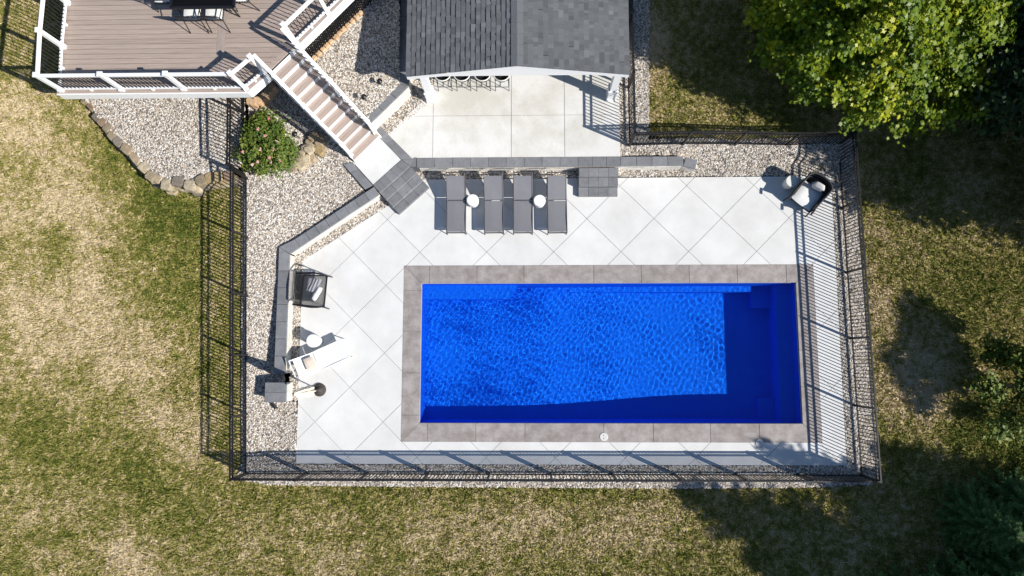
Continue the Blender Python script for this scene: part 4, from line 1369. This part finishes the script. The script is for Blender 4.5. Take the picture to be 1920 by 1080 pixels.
# ---- bar stools at the front edge of the pavilion
bars = None
for i, (px, lab) in enumerate(((835.2, 'black bucket bar stool nearest the left pavilion post'), (870.2, 'black bucket bar stool second from the left pavilion post'),
                               (907.2, 'black bucket bar stool third from the left pavilion post'), (942, 'black bucket bar stool farthest from the left pavilion post'))):
    p = at(px, 170.5, ZU)
    if bars is None:
        r = thing('bar_stool', lab, 'bar stool', (p.x, p.y, ZU), group='black bar stools under the pavilion edge')
        zs_ = .60
        w_ = .215
        for sx in (-1, 1):
            for (yf_, yt_) in ((.0, .10), (.46, .36)):
                obj('leg', MB().tube([(sx * w_, yf_, 0), (sx * w_ * .92, yt_, zs_)], .011, 6).mesh('leg', M_black), r)
        obj('footrest', MB().tube([(-w_, .03, .22), (w_, .03, .22)], .010, 6).tube([(-w_, .43, .22), (w_, .43, .22)], .010, 6).tube([(-w_, .03, .22), (-w_, .43, .22)], .010, 6).tube([(w_, .03, .22), (w_, .43, .22)], .010, 6).mesh('footrest', M_black), r)
        obj('seat', MB().cushion((0, .25, zs_ + .04), (.44, .42, .09), puff=.1).mesh('seat', M_black), r)
        bk = MB(); rimp = []
        m_ = 14
        for k in range(m_ + 1):
            a = math.pi + math.pi * k / m_
            rimp.append((.245 * math.cos(a), .24 + .27 * math.sin(a), zs_ + .20 - .06 * abs(math.cos(a)) ** 2))
        for k in range(m_):
            a, b = rimp[k], rimp[k + 1]
            bk.add([(a[0] * .9, .24 + (a[1] - .24) * .9, zs_ + .02), (b[0] * .9, .24 + (b[1] - .24) * .9, zs_ + .02), b, a,
                    (a[0] * .8, .24 + (a[1] - .24) * .8, zs_ + .03), (b[0] * .8, .24 + (b[1] - .24) * .8, zs_ + .03), (b[0] * .9, .24 + (b[1] - .24) * .9, b[2]), (a[0] * .9, .24 + (a[1] - .24) * .9, a[2])],
                   [(0, 1, 2, 3), (7, 6, 5, 4), (3, 2, 6, 7), (0, 4, 5, 1)], 0, True)
        bo = obj('backrest', bk.mesh('backrest', M_black), r)
        obj('rim', MB().tube(rimp, .020, 8).mesh('rim', M_creamceramic), bo)
        bars = r
    else:
        o = copy_tree(bars); o.location = (p.x, p.y, ZU); o['label'] = lab

# ---- dining set on the deck
tc = at(381, -18, ZD + .72)
tb = thing('dining_table', 'black perforated patio dining table on the deck', 'table', (tc.x, tc.y, ZD))
TW, TD = 1.72, .98
obj('table_top', rect_lattice(MB(), TW, TD, .055, lambda u, v: (u - TW / 2, v - TD / 2, .72), .03, .012).bar((-TW / 2, -TD / 2, .715), (TW / 2, -TD / 2, .715), .07, .04).bar((-TW / 2, TD / 2, .715), (TW / 2, TD / 2, .715), .07, .04)
    .bar((-TW / 2, -TD / 2, .715), (-TW / 2, TD / 2, .715), .07, .04).bar((TW / 2, -TD / 2, .715), (TW / 2, TD / 2, .715), .07, .04).mesh('table_top', M_black), tb)
for x in (-.7, .7):
    for y_ in (-.36, .36):
        obj('leg', MB().tube([(x, y_, 0), (x * .92, y_ * .9, .35), (x, y_, .70)], .022, 6).mesh('leg', M_black), tb)


def patio_chair(label, loc, rz, cushion=True):
    """faces local +y, back at -y"""
    r = thing('patio_chair', label, 'chair', loc, rz, 'black patio chairs round the deck table')
    obj('seat_frame', rect_lattice(MB(), .48, .46, .07, lambda u, v: (u - .24, v - .23, .42)).tube([(-.25, -.23, .42), (.25, -.23, .42), (.25, .24, .42), (-.25, .24, .42)], .014, 6, closed=True).mesh('seat_frame', M_black), r)
    if cushion:
        obj('seat_cushion', MB().cushion((0, .01, .46), (.47, .47, .08), puff=.1).mesh('seat_cushion', M_whitefab), r)
    bm_ = MB().tube([(-.24, -.23, .42), (-.25, -.32, .75), (-.20, -.37, .88), (0, -.38, .92), (.20, -.37, .88), (.25, -.32, .75), (.24, -.23, .42)], .016, 6)
    for k in range(-3, 4):
        bm_.tube([(k * .06, -.235, .44), (k * .062, -.36, .89)], .008, 5)
    bm_.bar((-.24, -.355, .84), (.24, -.355, .84), .02, .07)
    obj('backrest', bm_.mesh('backrest', M_black), r)
    for sx in (-1, 1):
        obj('armrest', MB().tube([(sx * .25, -.29, .64), (sx * .30, -.05, .66), (sx * .29, .20, .64), (sx * .27, .23, .42)], .014, 6).mesh('armrest', M_black), r)
        obj('leg', MB().tube([(sx * .25, .23, .42), (sx * .27, .27, 0)], .014, 6).mesh('leg', M_black), r)
        obj('leg', MB().tube([(sx * .24, -.23, .42), (sx * .26, -.36, 0)], .014, 6).mesh('leg', M_black), r)
    return r


for px, py, rz_, lab in ((361, 24, 0, 'black patio chair with white cushion, left of the two in front of the deck table'), (402, 23, 0, 'black patio chair with white cushion, right of the two in front of the deck table'),
                         (306, -10, -math.pi / 2, 'black patio chair at the left end of the deck table'), (452, -12, math.pi / 2, 'black patio chair at the right end of the deck table')):
    p = at(px, py, ZD + .44)
    patio_chair(lab, (p.x, p.y, ZD), rz_, cushion=True)


# ------------------------------------------------------------------ stones
def stone_mesh(name, w, d, h, m, seed, n=16, blocky=.6):
    rr = random.Random(seed)
    bm = bmesh.new()
    for i in range(n):
        a = 2 * math.pi * i / n + rr.uniform(-.15, .15)
        e = blocky
        cx = math.copysign(abs(math.cos(a)) ** e, math.cos(a)); cy = math.copysign(abs(math.sin(a)) ** e, math.sin(a))
        k = rr.uniform(.86, 1.06)
        bm.verts.new((cx * w / 2 * k * .88, cy * d / 2 * k * .88, h * rr.uniform(.93, 1.03)))
        bm.verts.new((cx * w / 2 * k, cy * d / 2 * k, h * rr.uniform(.55, .78)))
        bm.verts.new((cx * w / 2 * k * .96, cy * d / 2 * k * .96, -.12))
    bmesh.ops.convex_hull(bm, input=bm.verts[:])
    bmesh.ops.delete(bm, geom=[v for v in bm.verts if not v.link_faces], context='VERTS')
    bmesh.ops.recalc_face_normals(bm, faces=bm.faces[:])
    me = bpy.data.meshes.new(name); bm.to_mesh(me); bm.free()
    me.materials.append(m)
    return me


ROCKS = []
for i, c in enumerate([(.42, .33, .21), (.32, .26, .17), (.24, .20, .16), (.50, .42, .29), (.29, .20, .13), (.42, .31, .16)]):
    ROCKS.append(mat('field_stone_%d' % i, tuple(k * .6 for k in c), tuple(k * 1.08 for k in c), 7, .95, 1.0, rnd=.16, detail=9, bscale=24))
es = thing('stone_edging', 'curved row of flat field stones edging the pebble bed beside the lawn', 'stone edging', tuple(at(250, 300, 1.0)))
cid = (5, 0, 3, 1, 0, 4, 0, 1, 1, 3, 2, 3, 5, 2, 2, 4, 1)
ES = []
for i in range(len(EW) - 1):
    n_ = max(1, round((EW[i + 1] - EW[i]).length / .27))
    ES += [EW[i].lerp(EW[i + 1], k / n_) for k in range(n_)]
ES.append(EW[-1])
for i, p in enumerate(ES):
    EW_ = ES
    q0, q1 = ES[max(0, i - 1)], ES[min(len(ES) - 1, i + 1)]
    a = math.atan2(q1.y - q0.y, q1.x - q0.x)
    L_ = (q1 - q0).length / (2 if 0 < i < len(ES) - 1 else 1)
    n1 = Vector((-math.sin(a), math.cos(a)))
    if n1.dot(Vector((-9.6 - p.x, 7.4 - p.y))) > 0: n1 = -n1
    wplace('stone', stone_mesh('stone', L_ * random.uniform(.98, 1.18), random.uniform(.24, .40), .22 + random.uniform(-.03, .02), ROCKS[cid[(i * 5) % len(cid)]], 100 + i, 9, .5), es, (p.x, p.y, ZA - .155), rz=a + random.uniform(-.12, .12))
    zl_ = lawn_z(p.x + n1.x * .15, p.y + n1.y * .15)
    for j_, (f_, hz) in enumerate(((.34, .0), (.66, .5))):
        hh_ = (ZA - .16 - zl_)
        q = p + Vector((n1.x, n1.y, 0)) * (.10 - .05 * j_) + Vector((math.cos(a), math.sin(a), 0)) * L_ * random.uniform(-.3, .3)
        wplace('stone', stone_mesh('stone', L_ * 1.15, .26, hh_ * .52, ROCKS[(i * 3 + j_) % 4], 200 + i + 50 * j_, 10, .5), es, (q.x, q.y, zl_ + hh_ * hz), rz=a)
rk = thing('rock_pile', 'pile of tan field stones between the rose bush and the stairs', 'rocks', tuple(at(575, 285, .5)))
rocks = [(587, 255, .30), (577, 264, .22), (590, 265, .30), (599, 265, .30), (580, 280, .34), (571, 277, .30), (597.5, 280, .36), (564, 286.5, .24), (557.5, 293, .30), (572, 298, .32), (583, 296, .26), (554.5, 301, .30), (547, 309, .34), (540, 312, .30), (560, 308, .34), (466, 312, .34), (474, 318, .28)]
for i, (px, py, w_) in enumerate(rocks):
    p = at(px, py, .8); zz = bed_z(p.x, p.y)
    p = at(px, py, zz + .2); zz = bed_z(p.x, p.y)
    wplace('stone', stone_mesh('stone', w_ * random.uniform(.9, 1.2), w_ * random.uniform(.75, 1.0), random.uniform(.18, .28), ROCKS[(0, 1, 3, 0, 3, 2, 5, 3, 1, 3, 0, 2, 0, 2, 3, 2, 3)[i]], 300 + i, 12, .75), rk, (p.x, p.y, zz - .04), rz=random.uniform(0, 3.1))
te = thing('block_edging', 'row of tan edging blocks along the black lattice under the deck', 'edging', tuple(at(630, 60, 1.1)))
ta, tb_ = at(583, 108, 1.78), at(676, 16, 1.78)
nb = 12
for i in range(nb):
    p = ta.lerp(tb_, (i + .5) / nb)
    wplace('block', stone_mesh('block', (tb_ - ta).length / nb * 1.0, .24, .18, M_tanstone, 400 + i, 14, .45), te, (p.x + random.uniform(-.02, .02), p.y, 1.58), rz=math.atan2(tb_.y - ta.y, tb_.x - ta.x) + random.uniform(-.1, .1))
for i, (px, py) in enumerate(((686, 11), (696, 10), (708, 9))):
    p = at(px, py, 1.60)
    wplace('block', stone_mesh('block', .21, .24, .18, M_tanstone, 430 + i, 14, .45), te, (p.x, p.y, 1.42), rz=.05)
te2 = thing('block_edging', 'short run of tan edging blocks under the deck corner by the rose bush', 'edging', tuple(at(480, 187, 1.2)))
for i, (px, py) in enumerate(((466.5, 189), (473, 190.5), (480, 187.5), (485, 186), (490.5, 182.5), (497, 176), (503, 169), (509, 162))):
    p = at(px, py, 1.40)
    wplace('block', stone_mesh('block', .20, .22, .20, M_tanstone, 440 + i, 14, .45), te2, (p.x, p.y, 1.2), rz=.1 + (.6 if i > 2 else 0))


# ------------------------------------------------------------------ plants
def leaf_mesh(name, centers, normals, size, m, lobed=True, tones=None, aspect=1.0):
    n = len(centers)
    up = normals / np.linalg.norm(normals, axis=1, keepdims=True)
    rv = rng.normal(size=(n, 3)); t = np.cross(up, rv); t /= np.linalg.norm(t, axis=1, keepdims=True)
    b = np.cross(up, t)
    if lobed:
        shp = [(0, -.5, 0), (.22, -.22, .02), (.5, -.18, -.06), (.28, .06, .02), (.38, .34, -.05), (.12, .24, .02), (0, .55, -.08), (-.12, .24, .02), (-.38, .34, -.05), (-.28, .06, .02), (-.5, -.18, -.06), (-.22, -.22, .02)]
    else:
        shp = [(0, -.5, 0), (.26, -.1, -.04), (.2, .25, -.04), (0, .5, -.08), (-.2, .25, -.04), (-.26, -.1, -.04)]
    k = len(shp)
    S = np.array(shp)
    sz = (size * rng.uniform(.6, 1.25, n))[:, None]
    V = np.empty((n, k, 3))
    for i in range(k):
        V[:, i] = centers + sz * (t * S[i, 0] * aspect + b * S[i, 1] + up * S[i, 2])
    me = bpy.data.meshes.new(name)
    me.vertices.add(n * k); me.vertices.foreach_set('co', V.ravel())
    me.loops.add(n * k); me.loops.foreach_set('vertex_index', np.arange(n * k))
    me.polygons.add(n); me.polygons.foreach_set('loop_start', np.arange(n) * k); me.polygons.foreach_set('loop_total', np.full(n, k))
    a = me.attributes.new('tone', 'FLOAT', 'FACE')
    a.data.foreach_set('value', tones if tones is not None else rng.uniform(0, 1, n))
    me.update()
    me.materials.append(m)
    return me


def crown_points(blobs, nclump, per, crad, zmin=-.5):
    """leaf sprays that grow outwards from the blobs' surfaces: gaps between them stay dark"""
    cs, ns, tn = [], [], []
    vol = np.array([b[3] * b[4] for b in blobs]); pr = vol / vol.sum()
    for _ in range(nclump):
        b = blobs[rng.choice(len(blobs), p=pr)]
        d = rng.normal(size=3); d /= np.linalg.norm(d)
        if d[2] < zmin: d[2] *= -.6
        r = rng.uniform(.55, .9) if rng.random() < .3 else rng.uniform(.88, 1.14)
        c = np.array(b[:3]) + d * np.array([b[3], b[3], b[4]]) * r
        out = d * np.array([1, 1, .5]) + rng.normal(size=3) * .35
        out /= np.linalg.norm(out)
        tone = rng.beta(1.6, 2.2)
        m = int(per * rng.uniform(.5, 1.5))
        L = crad * rng.uniform(1.6, 3.0)
        t = rng.uniform(-.5, .5, m)
        sp = crad * (.75 - .5 * np.abs(t))
        o = out[None, :] * (t * L)[:, None] + rng.normal(size=(m, 3)) * sp[:, None] * np.array([1, 1, .6])
        o[:, 2] -= .9 * crad * (t + .5) ** 2
        cs.append(c + o)
        nn = rng.normal(size=(m, 3)) * .42 + np.array([.32, -.14, .95]) + out * .40
        ns.append(nn)
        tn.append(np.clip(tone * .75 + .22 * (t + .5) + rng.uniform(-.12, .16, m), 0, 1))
    return np.concatenate(cs), np.concatenate(ns), np.concatenate(tn)


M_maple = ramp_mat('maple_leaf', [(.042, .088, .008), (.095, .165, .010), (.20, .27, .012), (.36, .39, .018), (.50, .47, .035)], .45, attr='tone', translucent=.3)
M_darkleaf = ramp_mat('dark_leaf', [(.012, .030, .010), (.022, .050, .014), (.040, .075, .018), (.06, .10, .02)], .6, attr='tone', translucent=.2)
M_roseleaf = ramp_mat('rose_leaf', [(.04, .085, .014), (.085, .14, .018), (.15, .19, .026), (.25, .25, .045)], .55, attr='tone', translucent=.2)
M_spruce = ramp_mat('spruce_needle', [(.032, .088, .024), (.062, .15, .040), (.115, .22, .06), (.20, .30, .09)], .7, attr='tone', translucent=.1)


def tree(name, label, base, blobs, nclump, per, crad, size, m, lobed=True, trunk_r=.16, group=None):
    base = Vector(base)
    r = thing(name, label, 'tree', base, group=group)
    B = [(b[0] - base.x, b[1] - base.y, b[2] - base.z, b[3], b[4]) for b in blobs]
    cs, ns, tn = crown_points(B, nclump, per, crad)
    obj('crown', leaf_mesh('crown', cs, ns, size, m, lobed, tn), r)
    mb = MB()
    zc = min(b[2] for b in B) * .7
    mb.tube([(0, 0, -.2), (.02, .01, .6), (.0, .03, zc)], [trunk_r * 1.25, trunk_r, trunk_r * .8], 10)
    lim = MB()
    for b in B:
        for k in range(4):
            d = rng.normal(size=3); d /= np.linalg.norm(d)
            e = np.array(b[:3]) + d * np.array([b[3], b[3], b[4]]) * .75
            mid = np.array([b[0], b[1], b[2]]) * .55 + np.array([0, 0, zc]) * .45
            lim.tube([(0, .02, zc * .9), tuple(mid), tuple(e)], [trunk_r * .5, trunk_r * .28, .012], 6)
    obj('trunk', mb.mesh('trunk', M_bark), r)
    obj('limbs', lim.mesh('limbs', M_bark), r)
    return r


MAPLE = [(1500, 55, 2.7, 1.05, .9), (1475, -40, 2.9, 1.1, 1.0), (1580, 105, 2.6, 1.1, .9), (1640, 150, 2.5, 1.0, .8), (1710, 170, 2.4, 1.0, .8), (1790, 140, 2.5, 1.05, .9), (1840, 70, 2.8, 1.1, 1.0),
         (1600, 20, 3.9, 1.3, 1.0), (1700, 60, 3.8, 1.4, 1.0), (1790, 20, 4.0, 1.3, 1.1), (1560, -60, 4.0, 1.5, 1.2), (1690, -60, 4.9, 1.7, 1.2), (1800, -90, 4.6, 1.6, 1.3)]
MAPLE = [tuple(at(px, py, z)) + (r, h) for px, py, z, r, h in MAPLE] + [(9.6, 9.6, 2.6, 2.6, 1.6), (8.6, 10.6, 3.2, 2.0, 1.5)]
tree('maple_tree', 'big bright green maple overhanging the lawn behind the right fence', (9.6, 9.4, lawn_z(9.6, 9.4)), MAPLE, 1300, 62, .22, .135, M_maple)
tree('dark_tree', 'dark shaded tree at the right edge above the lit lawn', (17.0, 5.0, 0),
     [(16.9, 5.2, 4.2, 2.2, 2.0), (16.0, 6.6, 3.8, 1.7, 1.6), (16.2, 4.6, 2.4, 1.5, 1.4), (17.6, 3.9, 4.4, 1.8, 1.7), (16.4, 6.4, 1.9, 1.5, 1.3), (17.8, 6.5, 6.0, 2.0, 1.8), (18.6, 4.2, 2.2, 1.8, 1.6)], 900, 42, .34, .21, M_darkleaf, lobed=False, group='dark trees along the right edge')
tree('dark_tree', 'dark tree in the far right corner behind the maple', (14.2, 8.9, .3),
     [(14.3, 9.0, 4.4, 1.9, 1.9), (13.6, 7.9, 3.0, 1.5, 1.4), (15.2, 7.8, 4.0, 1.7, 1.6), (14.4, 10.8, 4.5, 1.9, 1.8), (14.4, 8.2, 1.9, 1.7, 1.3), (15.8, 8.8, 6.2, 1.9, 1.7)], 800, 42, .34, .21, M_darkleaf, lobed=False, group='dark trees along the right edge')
tree('small_tree', 'small low leafy tree at the right edge casting a shadow on the lawn', (14.4, -.8, -.05),
     [(14.35, -.74, 1.55, .70, .45), (13.5, .2, 1.1, .34, .3), (15.05, -1.3, 1.75, .6, .45), (13.5, -1.85, 1.15, .34, .3), (14.35, .4, 1.9, .36, .3), (14.9, -2.35, 1.35, .36, .3), (13.05, -.84, 1.3, .34, .28), (15.1, -.2, 1.9, .4, .3), (14.1, -1.7, 1.9, .4, .3), (13.9, -.1, 1.6, .35, .3)], 300, 28, .17, .13, M_roseleaf, lobed=False, trunk_r=.07)

# rose bush
rb = at(494, 266, 1.5)
rose = thing('rose_bush', 'round green rose bush with pink blooms beside the left fence', 'bush', (rb.x, rb.y, 1.02))
cs, ns, tn = crown_points([(0, 0, .47, .60, .42), (.32, -.34, .42, .50, .38), (-.38, -.24, .36, .46, .34), (.05, .52, .36, .40, .32), (.42, .10, .42, .42, .34), (-.30, .36, .33, .36, .28), (.02, -.52, .34, .42, .3), (-.1, .82, .2, .22, .2), (.62, -.2, .25, .25, .2), (.45, -.62, .22, .24, .2)], 330, 20, .11)
obj('foliage', leaf_mesh('foliage', cs, ns, .085, M_roseleaf, False, tn), rose)
sm_ = MB()
for k in range(14):
    a = 2 * math.pi * k / 14
    sm_.tube([(0, 0, -.1), (.25 * math.cos(a), .25 * math.sin(a), .35), (.5 * math.cos(a), .5 * math.sin(a), .55)], [.012, .009, .005], 5)
obj('stems', sm_.mesh('stems', M_bark), rose)
fl_m = MB()
for k in range(9):
    a = 2.4 * k; r_2 = .012 + .0045 * k
    fl_m.lathe([(.004, 0), (.015, .011), (.012, .018), (.004, .021)], 7, (r_2 * math.cos(a), r_2 * math.sin(a), .012 * math.sin(k * 2.1)))
fl_m = fl_m.mesh('bloom', M_flower)
for (px, py) in ((504, 222), (484, 242), (497, 255), (519, 266), (512, 280), (505, 296), (508, 305), (523, 300), (526, 308), (483, 304), (455, 285), (473, 309), (488, 280), (521, 296), (525, 303)):
    p = at(px, py, 1.8)
    dd = Vector((p.x - rb.x, p.y - rb.y)); z = 1.02 + .92 - .45 * min(1.0, dd.length / .9) ** 2
    p = at(px, py, z)
    wplace('bloom', fl_m, rose, (p.x, p.y, z), rz=random.uniform(0, 6))


# spruces
def spruce_meshes(h, rbase, levels, seed):
    r = np.random.default_rng(seed)
    cs, ax, tn, wid, ln = [], [], [], [], []
    br = MB()
    for lv_ in range(levels):
        t = lv_ / levels
        z = .25 + (h - .35) * t
        R = rbase * (1 - t) ** .8 + .12
        nb_ = int(11 - 5 * t)
        for k in range(nb_):
            a = 2 * np.pi * (k + r.uniform(-.3, .3)) / nb_ + lv_ * 1.1
            L = R * r.uniform(.75, 1.12)
            d = np.array([np.cos(a), np.sin(a), 0]); side = np.array([-np.sin(a), np.cos(a), 0])
            br.tube([(0, 0, z), tuple(d * L * .6 + np.array([0, 0, z - .06 * L])), tuple(d * L + np.array([0, 0, z - .02 * L]))], [.02, .012, .005], 4)
            m = int(5 + L * 11)
            for i in range(m):
                s_ = (i + .5) / m
                if s_ < .15: continue
                p0 = d * L * s_ + np.array([0, 0, z - .12 * L * s_ * (1.2 - s_) + .05 * L * s_ * s_])
                tl = (.10 + .32 * L * (1 - s_) * .55) * r.uniform(.8, 1.2)
                for sg in (-1, 1):
                    dirv = d * .75 + side * sg * .8 + np.array([0, 0, r.uniform(-.28, .08)])
                    dirv /= np.linalg.norm(dirv)
                    q = max(1, int(tl / .09))
                    for j in range(q):
                        for rep in range(5):
                            cs.append(p0 + dirv * tl * (j + .5) / q + r.normal(size=3) * .015)
                            ax.append(dirv * .8 + r.normal(size=3) * .38)
                            ln.append(.15); wid.append(.026)
                            tn.append(np.clip(.15 + .55 * s_ + r.uniform(-.2, .25), 0, 1))
    cs = np.array(cs); ax = np.array(ax); ax /= np.linalg.norm(ax, axis=1, keepdims=True)
    n = len(cs)
    upv = np.array([0, 0, 1.0]) + r.normal(size=(n, 3)) * .5
    s2 = np.cross(ax, upv); s2 /= np.linalg.norm(s2, axis=1, keepdims=True)
    ln = np.array(ln)[:, None]; wid = np.array(wid)[:, None]
    V = np.stack([cs - ax * ln * .5, cs + s2 * wid * .5, cs + ax * ln * .5, cs - s2 * wid * .5], 1)
    me = bpy.data.meshes.new('needles')
    me.vertices.add(n * 4); me.vertices.foreach_set('co', V.ravel())
    me.loops.add(n * 4); me.loops.foreach_set('vertex_index', np.arange(n * 4))
    me.polygons.add(n); me.polygons.foreach_set('loop_start', np.arange(n) * 4); me.polygons.foreach_set('loop_total', np.full(n, 4))
    at_ = me.attributes.new('tone', 'FLOAT', 'FACE'); at_.data.foreach_set('value', np.array(tn, dtype=np.float32))
    me.update(); me.materials.append(M_spruce)
    tr_ = MB().tube([(0, 0, -.2), (0, 0, h * .5), (0, 0, h)], [.13, .08, .012], 8).mesh('trunk', M_bark)
    return me, br.mesh('branches', M_bark), tr_


sp_m = spruce_meshes(6.2, 2.2, 30, 5)
for (x, y, s, w, lab) in ((12.9, -4.6, .38, .50, 'small blue-green spruce nearest the fence corner at the lower right'), (14.6, -4.5, .55, .72, 'bushy blue-green spruce at the right edge above the corner'),
                          (13.5, -6.0, .5, .68, 'blue-green spruce in the middle of the lower right corner'), (16.2, -6.6, 1.2, .78, 'tall narrow spruce beyond the lower right corner'),
                          (13.3, -7.7, 1.12, 1.30, 'tall spruce rising from below the lower right of the lawn'), (11.6, -7.9, .66, .95, 'broad low spruce at the bottom edge left of the tall ones')):
    r = thing('spruce_tree', lab, 'tree', (x, y, lawn_z(x, y)), random.uniform(0, 6), group='spruces in the lower right')
    r.scale = (w, w, s)
    obj('needles', sp_m[0], r); obj('branches', sp_m[1], r); obj('trunk', sp_m[2], r)
